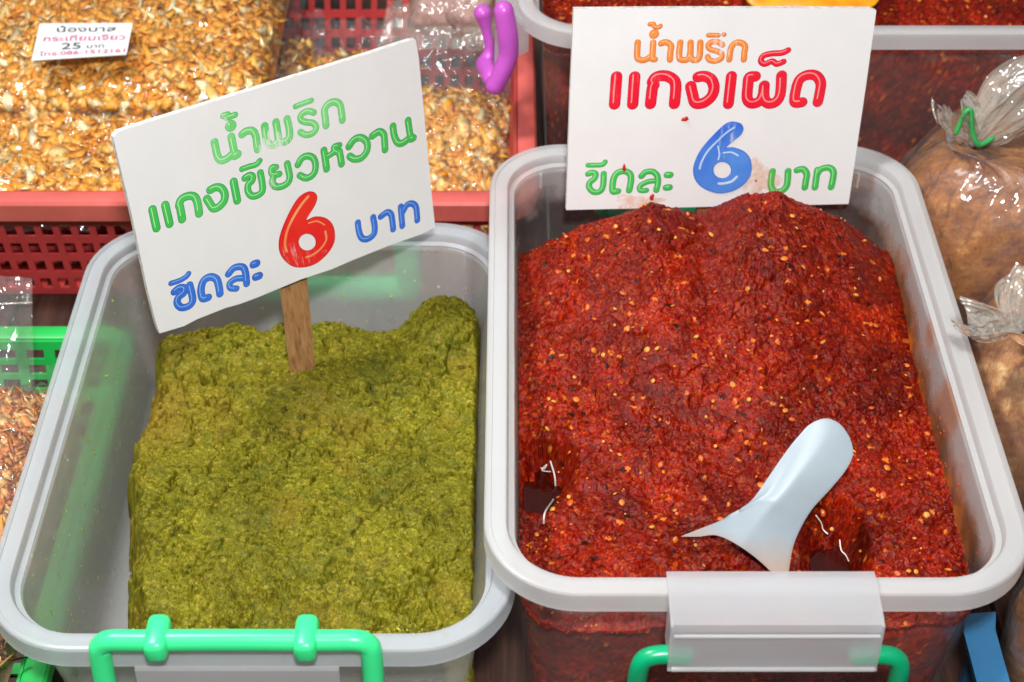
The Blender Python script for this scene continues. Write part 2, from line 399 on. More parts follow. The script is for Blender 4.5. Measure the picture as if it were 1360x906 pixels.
def tub(rect, z, r, taper, label, mat, rimmat=None, name='plastic_tub', zb=.003):
    x0, x1, y0, y1 = rect
    T = empty(name, ((x0+x1)/2, (y0+y1)/2, 0), label, 'tub')
    h = z-zb
    # rim: closed profile (outer lip, top flange, inner step)
    prof = [(.0016, z-.0125), (.0001, z-.0125), (.0004, z-.0014), (.0010, z-.0004), (.0020, z), (.0036, z), (.0040, z-.0006), (.0100, z-.0008), (.0112, z-.0012), (.0120, z-.0026),
            (.0124, z-.0066), (.0150, z-.0078), (.0139, z-.0092), (.0110, z-.0078), (.0104, z-.0030), (.0030, z-.0026), (.0020, z-.0042)]
    sweep('rim', rect, r, prof, rimmat or MAT['tub_rim'], T, closed=True)
    # wall and floor: inner surface down, across, outer surface up
    prof = [(.0152, z-.0081), (.0158, z-.012), (.0158+taper*.5, z-h*.5), (.0158+taper, zb+.012), (.0175+taper, zb+.005), (.023+taper, zb+.0018)]
    outer = [(.023+taper, zb), (.0165+taper, zb+.003), (.0143+taper, zb+.012), (.0143+taper*.5, z-h*.5), (.0143, z-.012), (.0140, z-.0094)]
    x = prof+outer
    V = []; per = None
    for o, zz in x:
        ring = rrect(x0+o, x1-o, y0+o, y1-o, max(r-o, .012)); per = len(ring); V += [(a, b, zz) for a, b in ring]
    F = []; m = len(x); cut = len(prof)-1
    for i in range(m):
        if i == cut: continue
        a = i*per; b = ((i+1) % m)*per
        for j in range(per): F.append((a+j, a+(j+1) % per, b+(j+1) % per, b+j))
    F.append(tuple(range(cut*per, (cut+1)*per))); F.append(tuple(range((cut+1)*per, (cut+2)*per))[::-1])
    mesh('wall', V, F, mat, T, True)
    # small stacking ribs under the inner corner of the rim
    for cx, cy in ((x0+.032, y1-.0205), (x1-.032, y1-.0205)):
        lon = abs(cy-(y0+y1)/2) > (y1-y0)/2-.03
        s = (.0018, .006, .011) if lon else (.006, .0022, .012)
        box('rib', (cx, cy+(.0035 if lon else 0), z-.0155), s, rimmat or MAT['tub_rim'], T, .0006)
    return T

RR = (-.0140, .2495, .475, .839); ZR = .150
LL = (-.2620, .0020, .4735, .810); ZL = .110
MAT['rim_cool'] = tub_plastic('milky_rim_plastic_cool', (.80, .85, .90), trans=.45, rough=.3, clear=.33)
tubL = tub(LL, ZL, .050, .012, 'milky plastic tub holding the green curry paste', MAT['tub_green'], MAT['rim_cool'])
tubR = tub(RR, ZR, .046, .008, 'taller milky plastic tub heaped with red curry paste and the spoon', MAT['tub_red'])
BB = (.0030, .385, .9050, 1.175); ZB = .190
tubB = tub(BB, ZB, .046, .008, 'milky plastic tub with purple handle, full of red paste, behind the right sign', MAT['tub_back'])

def bentplate(name, pts, x0, x1, th, mat, parent, flip=False):
    """plate swept in x: pts are (y,z) of its outer face"""
    P2 = [Vector((a, b)) for a, b in pts]; n = len(P2); inn = []
    for i in range(n):
        t = (P2[min(i+1, n-1)]-P2[max(i-1, 0)]).normalized(); nn = Vector((-t.y, t.x))*(-1 if flip else 1); inn.append(P2[i]+nn*th)
    loop = P2+inn[::-1]; m = len(loop)
    V = []
    xs = [x0, x0+.001, x1-.001, x1]
    for k, x in enumerate(xs):
        for p in loop: V.append((x, p.x, p.y))
    F = []
    for k in range(3):
        for j in range(m): F.append((k*m+j, k*m+(j+1) % m, (k+1)*m+(j+1) % m, (k+1)*m+j))
    F.append(tuple(range(m))[::-1]); F.append(tuple(3*m+j for j in range(m)))
    o = mesh(name, V, F, mat, parent)
    return o

# right tub, front: wide latch panel folded over the rim, teal handle ends under it
yf = RR[2]-.0015; xc = .1205
bentplate('latch_panel', [(yf+.0135, ZR+.0022), (yf+.0060, ZR+.0026), (yf-.0125, ZR+.0016), (yf-.0165, ZR+.0004), (yf-.0180, ZR-.0030), (yf-.0195, ZR-.0270), (yf-.0205, ZR-.0285)], xc-.0485, xc+.0485, .0018, MAT['tub_panel'], tubR)
box('panel_ridge', (xc, yf-.0186, ZR-.0052), (.094, .0016, .0016), MAT['tub_rim'], tubR, .0004)
box('panel_ridge', (xc, yf-.0212, ZR-.0262), (.094, .0016, .0020), MAT['tub_rim'], tubR, .0004)
for s in (-1, 1): box('panel_rib', (xc+s*.0478, yf-.0100, ZR-.0125), (.0016, .0160, .0270), MAT['tub_panel'], tubR, .0005)
for s in (-1, 1):
    tube('handle', [(xc+s*.040, yf-.014, ZR-.025), (xc+s*.051, yf-.014, ZR-.0245), (xc+s*.0585, yf-.0145, ZR-.0270), (xc+s*.0612, yf-.015, ZR-.036), (xc+s*.0615, yf-.014, ZR-.060), (xc+s*.061, yf-.012, ZR-.08)], .0046, MAT['teal_handle'], tubR, 14)
# handles on the far ends, seen blurred through the walls
def end_handle(T, xc, y, z, mat, w=.060, dn=.045):
    tube('handle', [(xc-w, y, z), (xc-w, y+.004, z-dn*.7), (xc-w+.006, y+.004, z-dn), (xc, y+.004, z-dn-.001), (xc+w-.006, y+.004, z-dn), (xc+w, y+.004, z-dn*.7), (xc+w, y, z)], .0065, mat, T, 12)
end_handle(tubR, .12, RR[3]+.006, ZR-.016, MAT['teal_handle'])
box('latch_panel', (-.13, LL[3]+.001, ZL-.024), (.098, .0018, .030), MAT['tub_panel'], tubL, .0006)
tube('handle', [(-.13-.060, LL[3]+.006, .098), (-.13-.062, LL[3]+.008, .055), (-.13-.055, LL[3]+.008, .048), (-.13, LL[3]+.008, .048), (-.13+.055, LL[3]+.008, .048), (-.13+.062, LL[3]+.008, .055), (-.13+.060, LL[3]+.006, .098)], .0085, MAT['green_handle'], tubL, 12)
# left tub, front: mint handle bar clipped over the rim, its legs going down beside the panel
yf = LL[2]; yb = yf-.0005; zb_ = ZL+.0085; xa, xb = -.1965, -.0670
hp = [(xa, yb-.010, .035), (xa, yb-.006, .075), (xa, yb-.001, zb_-.010), (xa+.0018, yb, zb_-.003), (xa+.007, yb, zb_), (xa+.02, yb, zb_), ((xa+xb)/2, yb, zb_+.0003), (xb-.02, yb, zb_), (xb-.007, yb, zb_), (xb-.0018, yb, zb_-.003), (xb, yb-.001, zb_-.010), (xb, yb-.006, .075), (xb, yb-.010, .035)]
hand = tube('handle', hp, .0053, MAT['green_handle'], tubL, 18)
for cx in (-.1680, -.0975):
    bm = box_data((cx, yb+.0012, zb_+.0002), (.0112, .0215, .0136), .0035)
    me = bpy.data.meshes.new('clip'); bm.to_mesh(me); bm.free(); link('clip', me, MAT['green_handle'], hand, True)
bentplate('latch_panel', [(yf-.0030, ZL-.0080), (yf-.0045, ZL-.0100), (yf-.0060, ZL-.045)], -.1320-.049, -.1320+.049, .0018, MAT['tub_panel'], tubL)
# back tub, left end: apron and purple handle
ax = BB[0]
V = []; pa = [(.0080, -.0125), (-.0005, -.0040), (-.0110, -.0050), (-.0135, -.0075), (-.0150, -.0360), (-.0130, -.0385), (.0080, -.0270)]
for y in (BB[2]+.022, BB[2]+.024, BB[2]+.150, BB[2]+.152): V += [(ax+a, y, ZB+b) for a, b in pa]
m = len(pa); F = [(k*m+j, k*m+(j+1) % m, (k+1)*m+(j+1) % m, (k+1)*m+j) for k in range(3) for j in range(m)]+[tuple(range(m)), tuple(3*m+j for j in range(m))[::-1]]
mesh('latch_panel', V, F, MAT['tub_panel'], tubB)
pk = [PY(669, 14, .925), PY(674, 45, .922), PY(675, 72, .920), PY(667, 95, .917), PY(657, 114, .915)]
ph = tube('handle', pk, [.0066, .0070, .0066, .0064, .0062], MAT['purple_handle'], tubB, 16)
tube('pivot', [PY(641, 18, .955), PY(646, 40, .953), PY(650, 66, .951), PY(645, 84, .948)], [.0062, .0034, .0034, .0066], MAT['purple_handle'], ph, 14)
tube('cross_bar', [PY(645, 88, .945), PY(654, 104, .925)], .0068, MAT['purple_handle'], ph, 12)

# ------------------------------------------------------------------ pastes
def conform(X, Y, rect, r):
    x0, x1, y0, y1 = rect
    cx = np.clip(X, x0+r, x1-r); cy = np.clip(Y, y0+r, y1-r); dx = X-cx; dy = Y-cy; d = np.hypot(dx, dy)
    k = np.where(d > r, r/np.maximum(d, 1e-9), 1.0); return cx+dx*k, cy+dy*k
def skirt(parent, rect, z, zb, taper, r, hf, cf, mat, seed, off=.006, rough=.004):
    '''the side of the paste, pressed against the inside of the tub wall'''
    x0, x1, y0, y1 = rect; ring = np.array(rrect(x0+.0166, x1-.0166, y0+.0166, y1-.0166, max(r-.0166, .012), 14)); ring = np.vstack([ring, ring[:1]])
    d = np.r_[0, np.cumsum(np.hypot(*np.diff(ring, axis=0).T))]; n = int(d[-1]/.0016); t = np.linspace(0, d[-1], n, endpoint=False)
    px = np.interp(t, d, ring[:, 0]); py = np.interp(t, d, ring[:, 1]); cx = (x0+x1)/2; cy = (y0+y1)/2
    top = hf(px+(cx-px)*.05, py+(cy-py)*.05)+off*0+rough*fbm(px, py, 30, 3, seed)
    m = 60; Q = np.linspace(0, 1, m); Zz = zb+.006+(top[:, None]-zb-.006)*Q[None]
    f = np.clip((z-Zz)/(z-zb), 0, 1)*taper
    gap = .0003+.0030*sstep(.1, .55, fbm(t[:, None]+0*Q, Zz, 34, 4, seed+4)+.5*sstep(.75, 1.0, Q)[None])
    gap = np.where(Q[None] > .995, .006, gap)
    hx = (x1-x0)/2-.0166; hy = (y1-y0)/2-.0166
    g = f+gap
    X = cx+(px[:, None]-cx)*(1-g/hx); Y = cy+(py[:, None]-cy)*(1-g/hy)
    V = np.stack([X, Y, Zz], -1).reshape(-1, 3)
    fast_mesh('paste_side', V, grid_faces(n, m, True), mat, parent, True, cf(t[:, None]+0*Zz, Zz+3, Zz).reshape(-1, 3))
def paste(name, x0, x1, y0, y1, step, hf, cf, mat, label, inner=None):
    nx = int((x1-x0)/step); ny = int((y1-y0)/step)
    X, Y = np.meshgrid(np.linspace(x0, x1, nx), np.linspace(y0, y1, ny), indexing='ij')
    Z = hf(X, Y); C = cf(X, Y, Z)
    dx = .00035*fbm(X, Y, 700, 2, 91); dy = .00035*fbm(X, Y, 700, 2, 57)
    if inner: X, Y = conform(X, Y, inner, .026)
    V = np.stack([X+dx, Y+dy, Z], -1).reshape(-1, 3)
    F = grid_faces(nx, ny); F = F[V[:, 2][F].max(1) > .0078]
    o = fast_mesh(name, V, F, mat, None, True, C.reshape(-1, 3))
    return tag(o, label, 'curry paste')
def gauss(X, Y, cx, cy, sx, sy, a): return a*np.exp(-((X-cx)/sx)**2-((Y-cy)/sy)**2)

def hL(X, Y):
    h = .056+gauss(X, Y, -.13, .64, .09, .10, .006)+gauss(X, Y, -.046, .768, .022, .024, .024)+gauss(X, Y, -.205, .735, .03, .03, .006)
    h = h+gauss(X, Y, -.10, .755, .05, .02, .005)+gauss(X, Y, -.122, .700, .030, .022, .010)+gauss(X, Y, -.17, .75, .03, .02, .006)-gauss(X, Y, -.15, .545, .05, .02, .006)
    h = h+.0052*fbm(X, Y, 22, 3, 3)+.0042*fbm(X, Y, 70, 4, 5)
    r = 1-np.abs(fbm(X, Y*1.6, 45, 3, 8)); h = h-.0110*sstep(.945, 1.0, r)*sstep(-.15, .25, fbm(X, Y, 18, 2, 61))
    r = 1-np.abs(fbm(X, Y, 95, 3, 18)); h = h-.0030*sstep(.9, 1.0, r)
    d, s, q = cells(X+.002*fbm(X, Y, 160, 2, 2), Y+.002*fbm(X, Y, 160, 2, 4), .0055, 3)
    h = h+.0006*(1-d)
    m_ = .35+.65*sstep(-.35, .3, fbm(X, Y, 24, 3, 144)); h = h+m_*(.0008*fbm(X, Y, 330, 3, 9, .62)+.0007*fbm(X, Y, 900, 2, 12))+.00028*RNG.uniform(-1, 1, X.shape)
    # free edges: the mound ends a little short of the walls
    e = .0055*fbm(X, Y, 55, 3, 21)+.0034*fbm(X, Y, 200, 3, 22)
    slopeL = -.2285+.018*sstep(.68, .53, Y)
    dl = X-slopeL+e
    db = (.778+.004*np.sin(X*90))-Y+e; db = np.where(X > -.065, np.maximum(db, (.792-Y)+e), db)
    df = Y-.512+e*1.5+.004*sstep(-.09, -.05, X)-.010*np.exp(-((X+.135)/.03)**2)
    dr = -.0198-X+e*.35
    d = np.minimum(np.minimum(dl, db), np.minimum(df, dr*3+.006))
    h = h-.022*sstep(.575, .515, Y)-.006*sstep(.62, .56, Y)
    k = sstep(-.001, .015, d)**.45
    k = np.minimum(k, 1); return .006+(h-.006)*k-.004*(1-sstep(.0, .004, dr))
def cL(X, Y, Z):
    X = X+.7*Z; Y = Y+.5*Z
    d, s, rid = cells(X, Y, .0016, 31); d2, s2, rid2 = cells(X, Y, .0042, 32)
    C = pal(rid, [(0, (.15, .14, .010)), (.15, (.24, .21, .014)), (.5, (.30, .258, .018)), (.85, (.36, .305, .025)), (.95, (.46, .39, .05)), (1, (.52, .36, .06))])
    f = fbm(X, Y, 30, 4, 41)[..., None]; C = C*np.array([.58, .61, .46])*(1+.36*f)
    C = C*RNG.uniform(.62, 1.38, X.shape)[..., None]; g = sstep(.1, .55, fbm(X, Y, 90, 3, 43))[..., None]; C = C*(1-g*.32)+np.array([.095, .125, .018])*g*.32
    b = (gauss(X, Y, -.175, .72, .03, .03, 1)+.35*sstep(.2, .6, fbm(X, Y, 28, 3, 47)))[..., None]*.6; b = np.clip(b, 0, .6); C = C*(1-b)+np.array([.29, .17, .022])*b
    w = (rid2 > .965)[..., None]; C = np.where(w, C*.6, C)
    return np.clip(C, .004, .8)
MAT['green_paste'] = attr_mat('green_curry_paste', .5, .0, .12, 1300, .5, bd=.0006, rr=(.35, .8))
pL = paste('green_curry_paste', -.2400, -.0205, .500, .7925, .00048, hL, cL, MAT['green_paste'], 'coarse olive green curry paste heaped in the left tub', (LL[0]+.0215, LL[1]-.0205, LL[2]+.0225, LL[3]-.0195))

def hR(X, Y):
    h = .106+gauss(X, Y, .125, .70, .085, .11, .024)+gauss(X, Y, .13, .755, .075, .05, .010)-.016*sstep(.05, .0, X)*sstep(.66, .80, Y)-.012*sstep(.195, .232, X)*sstep(.60, .78, Y)
    rx = np.interp(X, [.0, .022, .045, .070, .083, .098, .111, .122, .138, .157, .176, .198, .215, .232], [.120, .136, .148, .158, .168, .161, .154, .160, .172, .173, .164, .153, .138, .120])
    rw = np.where(Y < .757, np.exp(-((Y-.757)/.085)**2), np.exp(-((Y-.757)/.034)**2)); h = h+(rx-h)*rw*(Y < 2)
    h = h-.036*sstep(1.35, .40, np.hypot((X-.014)/.018, (Y-.602)/.028)+.30*fbm(X, Y, 90, 3, 77))-.032*sstep(1.35, .4, np.hypot((X-.166)/.015, (Y-.545)/.028)+.30*fbm(X, Y, 90, 3, 78))-gauss(X, Y, .112, .520, .024, .010, .020)-gauss(X, Y, .14, .520, .02, .012, .012)
    h = h-gauss(X, Y, .0, .80, .04, .03, .010)+gauss(X, Y, .215, .50, .03, .03, .004)
    pit = sstep(1.5, .7, np.hypot((X-.014)/.018, (Y-.602)/.028))+sstep(1.5, .7, np.hypot((X-.166)/.015, (Y-.545)/.028))
    h = h-.006+.0060*fbm(X, Y, 20, 3, 103)*(1-.6*rw)+pit*.0065*fbm(X, Y, 130, 3, 133)+.0024*fbm(X, Y, 60, 3, 105)+.0014*fbm(X, Y, 140, 3, 106)
    r = 1-np.abs(fbm(X, Y*1.5, 55, 3, 108)); h = h-.0028*sstep(.92, 1.0, r)
    wx = X+.0015*fbm(X, Y, 200, 2, 1); wy = Y+.0015*fbm(X, Y, 200, 2, 4)
    d, s, q = cells(wx, wy, .0042, 7); h = h+.0013*(q-.2)*sstep(.75, .15, d)
    d, s, q = cells(wx, wy, .0019, 8); h = h+.0006*(1-d)*(.4+q)+.00022*RNG.uniform(-1, 1, X.shape)*(X.size > 5000)
    m_ = sstep(-.35, .25, fbm(X, Y, 26, 3, 140)); h = h+m_*(.0012*fbm(X, Y, 300, 2, 113)+.0010*fbm(X, Y, 700, 2, 112))
    back = .8185-Y+.004*fbm(X, Y, 60, 3, 121)-.012*sstep(.06, .0, X)
    return .06+(h-.06)*sstep(-.002, .014, back)**.6
def cR(X, Y, Z):
    X = X+.7*Z; Y = Y+.5*Z
    d, s, rid = cells(X, Y, .0017, 51); d2, s2, rid2 = cells(X, Y, .0034, 52)
    X0, Y0 = X, Y; X = X+.0012*fbm(X, Y, 420, 2, 71); Y = Y+.0012*fbm(X0, Y, 420, 2, 72); d, s, rid = cells(X, Y, .0014, 51); d2, s2, rid2 = cells(X, Y, .0034, 52)
    C = pal(rid, [(0, (.13, .003, .0012)), (.2, (.21, .005, .0015)), (.5, (.31, .010, .002)), (.8, (.42, .021, .003)), (.94, (.48, .045, .006)), (1, (.62, .12, .012))])
    C = C*np.array([.49, .54, .25])+np.array([.27, .010, .0004])*.24; C = C*RNG.uniform(.40, 1.60, X.shape)[..., None]
    f = fbm(X, Y, 35, 4, 61)[..., None]; C = C*(1+.75*f)
    g = sstep(.0, .5, fbm(X, Y, 120, 3, 63))[..., None]; C = C*(1-.5*g)+np.array([.10, .006, .003])*.5*g
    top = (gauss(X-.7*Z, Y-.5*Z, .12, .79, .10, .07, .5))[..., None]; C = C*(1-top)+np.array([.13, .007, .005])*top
    w = ((rid2 > .978) & (d2 < .40))[..., None]; C = np.where(w, np.array([.68, .16, .02])*(.5+rid[..., None]), C)
    w = ((rid2 < .018) & (d2 < .45))[..., None]; C = np.where(w, np.array([.028, .006, .004]), C)
    return np.clip(C, .002, .8)
MAT['red_paste'] = attr_mat('red_curry_paste', .26, .0, .16, 1500, .5, sss=0, bd=.0005, rr=(.12, .42))
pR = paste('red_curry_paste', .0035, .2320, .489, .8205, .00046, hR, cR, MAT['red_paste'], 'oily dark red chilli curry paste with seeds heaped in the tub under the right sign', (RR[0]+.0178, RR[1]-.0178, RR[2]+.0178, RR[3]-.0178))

def hB(X, Y):
    h = .158+gauss(X, Y, .19, 1.05, .15, .10, .015)+.004*fbm(X, Y, 25, 3, 203)
    wx = X; d, s, q = cells(X, Y, .0045, 17); h = h+.0026*(q-.2)*sstep(.75, .15, d)
    return h+.0015*fbm(X, Y, 300, 3, 212)
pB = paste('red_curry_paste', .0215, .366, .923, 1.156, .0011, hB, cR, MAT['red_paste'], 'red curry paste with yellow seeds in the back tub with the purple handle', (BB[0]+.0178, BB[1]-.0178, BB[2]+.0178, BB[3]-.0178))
skirt(pR, RR, ZR, .003, .008, .046, hR, cR, MAT['red_paste'], 401)
skirt(pB, BB, ZB, .003, .008, .046, hB, cR, MAT['red_paste'], 403)

U_, V_ = np.meshgrid(np.linspace(-.225, -.035, 200), np.linspace(.010, .075, 60), indexing='ij')
ed_ = .058+.010*fbm(U_, U_*0, 25, 3, 405); tk = .0048*sstep(.0, .012, ed_-V_+.008*fbm(U_, V_, 70, 3, 406))
fast_mesh('paste_side', np.stack([U_, LL[2]+.0162+.012*np.clip((ZL-V_)/(ZL-.003), 0, 1)+.0052-tk, V_], -1).reshape(-1, 3), grid_faces(200, 60)[:, ::-1], MAT['green_paste'], pL, True, cL(U_, V_+2, V_).reshape(-1, 3))

MAT['pit_oil_shade'] = plain('chilli_oil_pit_shade', (.045, .0022, .0006), .08, .1, 200, 0)  # near-black discs: seeped oil, with the deep shade of the pits painted in
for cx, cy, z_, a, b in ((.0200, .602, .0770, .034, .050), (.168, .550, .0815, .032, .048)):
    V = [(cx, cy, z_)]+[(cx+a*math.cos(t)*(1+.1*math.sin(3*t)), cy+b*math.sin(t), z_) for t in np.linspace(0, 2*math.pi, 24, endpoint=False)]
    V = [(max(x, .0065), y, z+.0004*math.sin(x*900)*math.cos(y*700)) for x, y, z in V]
    mesh('oil_shade_pool', V, [(0, 1+i, 1+(i+1) % 24) for i in range(24)], MAT['pit_oil_shade'], pR, True)

# chilli seeds lying in the red paste
sm_ = []
for k in range(3):
    bm = bmesh.new(); bmesh.ops.create_uvsphere(bm, u_segments=8, v_segments=5, radius=.0014)
    for v in bm.verts:
        v.co.z *= .45; v.co.x *= 1.0+.18*k; v.co.y *= .92+.1*math.sin(v.co.x*3000+k)
    me = bpy.data.meshes.new('chilli_seed'); bm.to_mesh(me); bm.free()
    me.materials.append(plain('chilli_seed_%s' % ('gold', 'amber', 'orange')[k], [(.70, .32, .045), (.68, .19, .02), (.58, .10, .012)][k], .3, .15, 500, .2, Subsurface_Weight=.2, Subsurface_Scale=.002))
    me.polygons.foreach_set('use_smooth', [True]*len(me.polygons)); sm_.append(me)
sx_ = RNG.uniform(.012, .226, 290); sy_ = RNG.uniform(.495, .790, 290); sz_ = hR(sx_, sy_)
for x, y, z in zip(sx_, sy_, sz_):
    o = bpy.data.objects.new('chilli_seed', random.choice(sm_)); COL.objects.link(o); o.parent = pR
    o.location = (x, y, z+.0006); s = random.choice((.4, .5, .6, .8, .8, 1.0, 1.35))*random.uniform(.85, 1.15); o.scale = (s, s, s)
    o.rotation_euler = (random.uniform(-.9, .9), random.uniform(-.9, .9), random.uniform(0, 6.3))
sx_ = RNG.uniform(.03, .36, 60); sy_ = RNG.uniform(.925, 1.0, 60); sz_ = hB(sx_, sy_)
for x, y, z in zip(sx_, sy_, sz_):
    o = bpy.data.objects.new('chilli_seed', random.choice(sm_)); COL.objects.link(o); o.parent = pB
    o.location = (x, y, z+.0006); s = random.uniform(.8, 1.6); o.scale = (s, s, s)
    o.rotation_euler = (random.uniform(-.9, .9), random.uniform(-.9, .9), random.uniform(0, 6.3))
def surf_pt(hf, u, v, z0=.11, lift=.001):
    z = z0
    for _ in range(12):
        p = P(u, v, z); z = .5*z+.5*float(hf(np.array([p[0]]), np.array([p[1]]))[0])
    p = P(u, v, z); return (p[0], p[1], z+lift)
def fibre(pts, r, label):
    o = tube('root_fibre', [surf_pt(hR, a, b, .1, .003) for a, b in pts], r, MAT['thread'], None, 6); tag(o, label, 'fibre')
fibre([(731, 618), (737, 640), (736, 665), (724, 685), (722, 700)], .00055, 'long white root fibre in the pit at the left of the red paste')
fibre([(713, 622), (722, 628), (726, 622), (720, 630), (742, 632)], .0004, 'short looped white fibre beside the long one in the red paste')
fibre([(1083, 690), (1090, 700), (1092, 708), (1098, 714)], .0004, 'short white fibre just right of the spoon in the red paste')
fibre([(1114, 718), (1116, 735), (1122, 742), (1126, 750)], .0004, 'curved white fibre furthest right, near the front rim')

def wall_crumbs(parent, pts, nrm, smin, smax, palette, mat):
    flakes('crumbs', np.array(pts), np.array(nrm), smin, smax, palette, mat, parent, .5, 1.8)
pts = []; nr = []
for k in range(150):
    z = RNG.uniform(.015, .098)**1.0; f = .012*(ZL-z)/(ZL-.003)
    if k % 3: y = LL[2]+.05+.24*RNG.uniform(0, 1)**1.6; pts.append((LL[0]+.0163+f, y, z)); nr.append((1, 0, .1))
    else: pts.append((RNG.uniform(-.20, -.05), LL[3]-.0163-f, z)); nr.append((0, -1, .1))
for k in range(60):
    pts.append((RNG.uniform(-.19, -.03), LL[2]+.0108+RNG.uniform(0, .004), ZL-.002)); nr.append((0, 0, 1))
wall_crumbs(pL, pts, nr, .0003, .0011, [(0, (.30, .28, .02)), (1, (.62, .55, .06))], MAT['green_paste'])
pts = []; nr = []
for k in range(80):
    z = .112+.028*RNG.uniform(0, 1)**2; f = .008*(ZR-z)/(ZR-.003)
    if k % 4: pts.append((RR[1]-.0163-f, RNG.uniform(.52, .79), z)); nr.append((-1, 0, .1))
    else: pts.append((RNG.uniform(.03, .21), RR[2]+.0100+RNG.uniform(0, .005), ZR-.0010)); nr.append((0, 0, 1))
wall_crumbs(pR, pts, nr, .0003, .0009, [(0, (.40, .03, .005)), (1, (.75, .16, .02))], MAT['red_paste'])
q = M('oily_orange_smear'); tpp = q.add('ShaderNodeBsdfTransparent'); mxx = q.add('ShaderNodeMixShader'); q.set(Roughness=.25); q.b.inputs['Base Color'].default_value = (.80, .22, .03, 1)
at = q.add('ShaderNodeAttribute', attribute_name='tint'); mq = q.add('ShaderNodeMath', operation='MULTIPLY'); q.l.new(at.outputs['Color'], mq.inputs[0]); q.l.new(q.ramp(q.noise(60, 5, .65), [(.32, .0), (.62, .75)]), mq.inputs[1])
q.l.new(mq.outputs[0], mxx.inputs[0]); q.l.new(tpp.outputs[0], mxx.inputs[1]); q.l.new(q.b.outputs[0], mxx.inputs[2]); q.l.new(mxx.outputs[0], q.out.inputs[0])
U_, V_ = np.meshgrid(np.linspace(.525, .785, 90), np.linspace(.104, .1395, 30), indexing='ij')
f = .008*(ZR-V_)/(ZR-.003)
den = sstep(.139, .106, V_+.006*fbm(U_, V_, 40, 3, 501))*(.35+.65*np.clip(gauss(U_, V_*0, .70, 0, .045, 1, 1)+gauss(U_, V_*0, .575, 0, .02, 1, 1), 0, 1))*sstep(.525, .54, U_)*sstep(.785, .77, U_)
fast_mesh('oil_smear', np.stack([RR[1]-.0162-f, U_, V_], -1).reshape(-1, 3), grid_faces(90, 30), q.m, tubR, True, np.repeat(den.reshape(-1, 1), 3, 1))

# ------------------------------------------------------------------ spoon
def spoon():
    o0, s = (880, 500), 3.237
    def px(a, b): return (o0[0]+a/s, o0[1]+b/s)
    top = [(622, 222), (655, 198), (705, 188), (760, 212), (800, 262)]
    left = [(622, 222), (560, 290), (500, 372), (440, 462), (385, 540), (330, 582), (250, 620), (150, 660), (80, 688)]
    bot = [(80, 688), (155, 690), (230, 684), (300, 712), (370, 757), (430, 806), (490, 862), (535, 880)]
    right = [(800, 262), (816, 330), (785, 400), (720, 480), (640, 567), (590, 650), (556, 740), (535, 880)]
    hz = lambda a, b: .104+.058*((880-b)/690)-.010*max(0, min(1, (330-a)/250))   # height above table falls towards the bowl
    def w(c, extra=0):
        out = []
        for a, b in catmull(c, 6):
            u, v = px(a, b); out.append(P(u, v, hz(a, b)-extra))
        return np.array(out)
    def rs(c, n):
        d = np.r_[0, np.cumsum(np.linalg.norm(np.diff(c, axis=0), axis=1))]; t = np.linspace(0, d[-1], n)
        return np.stack([np.interp(t, d, c[:, k]) for k in range(3)], -1)
    nu, nv = 25, 49
    T = rs(w(top), nu); B = rs(w(bot), nu); L = rs(w(left), nv); R = rs(w(right), nv)
    G = np.zeros((nu, nv, 3))
    for i in range(nu):
        a = i/(nu-1)
        for j in range(nv):
            b = j/(nv-1)
            G[i, j] = (1-a)*L[j]+a*R[j]+(1-b)*T[i]+b*B[i]-((1-a)*(1-b)*T[0]+a*(1-b)*T[-1]+(1-a)*b*B[0]+a*b*B[-1])
            G[i, j, 2] += .0022*math.sin(math.pi*a)*math.sin(math.pi*min(1, b*.8+.15))
    V = list(G.reshape(-1, 3)); F = [tuple(f) for f in grid_faces(nu, nv)]
    o = mesh('serving_spoon', V, F, MAT['spoon'], None, True)
    md = o.modifiers.new('thickness', 'SOLIDIFY'); md.thickness = .0022; md.offset = 0
    b = o.modifiers.new('edge', 'BEVEL'); b.width = .0007; b.segments = 2; b.limit_method = 'ANGLE'
    # the bowl under the paste surface, joined as the same spoon's part
    c = P(985, 735, .104)
    Vb = []; nb, mb = 20, 7
    for j in range(mb):
        f = j/(mb-1)
        for i in range(nb):
            a = 2*math.pi*i/nb; Vb.append((c[0]+.028*math.cos(a)*math.cos(f*1.5), c[1]-.004+.020*math.sin(a)*math.cos(f*1.5), .1085-.014*math.sin(f*1.5)))
    Fb = [(j*nb+i, j*nb+(i+1) % nb, (j+1)*nb+(i+1) % nb, (j+1)*nb+i) for j in range(mb-1) for i in range(nb)]
    return tag(o, 'pale bluish white plastic spoon stuck bowl-down in the red curry paste', 'spoon')
spoon()

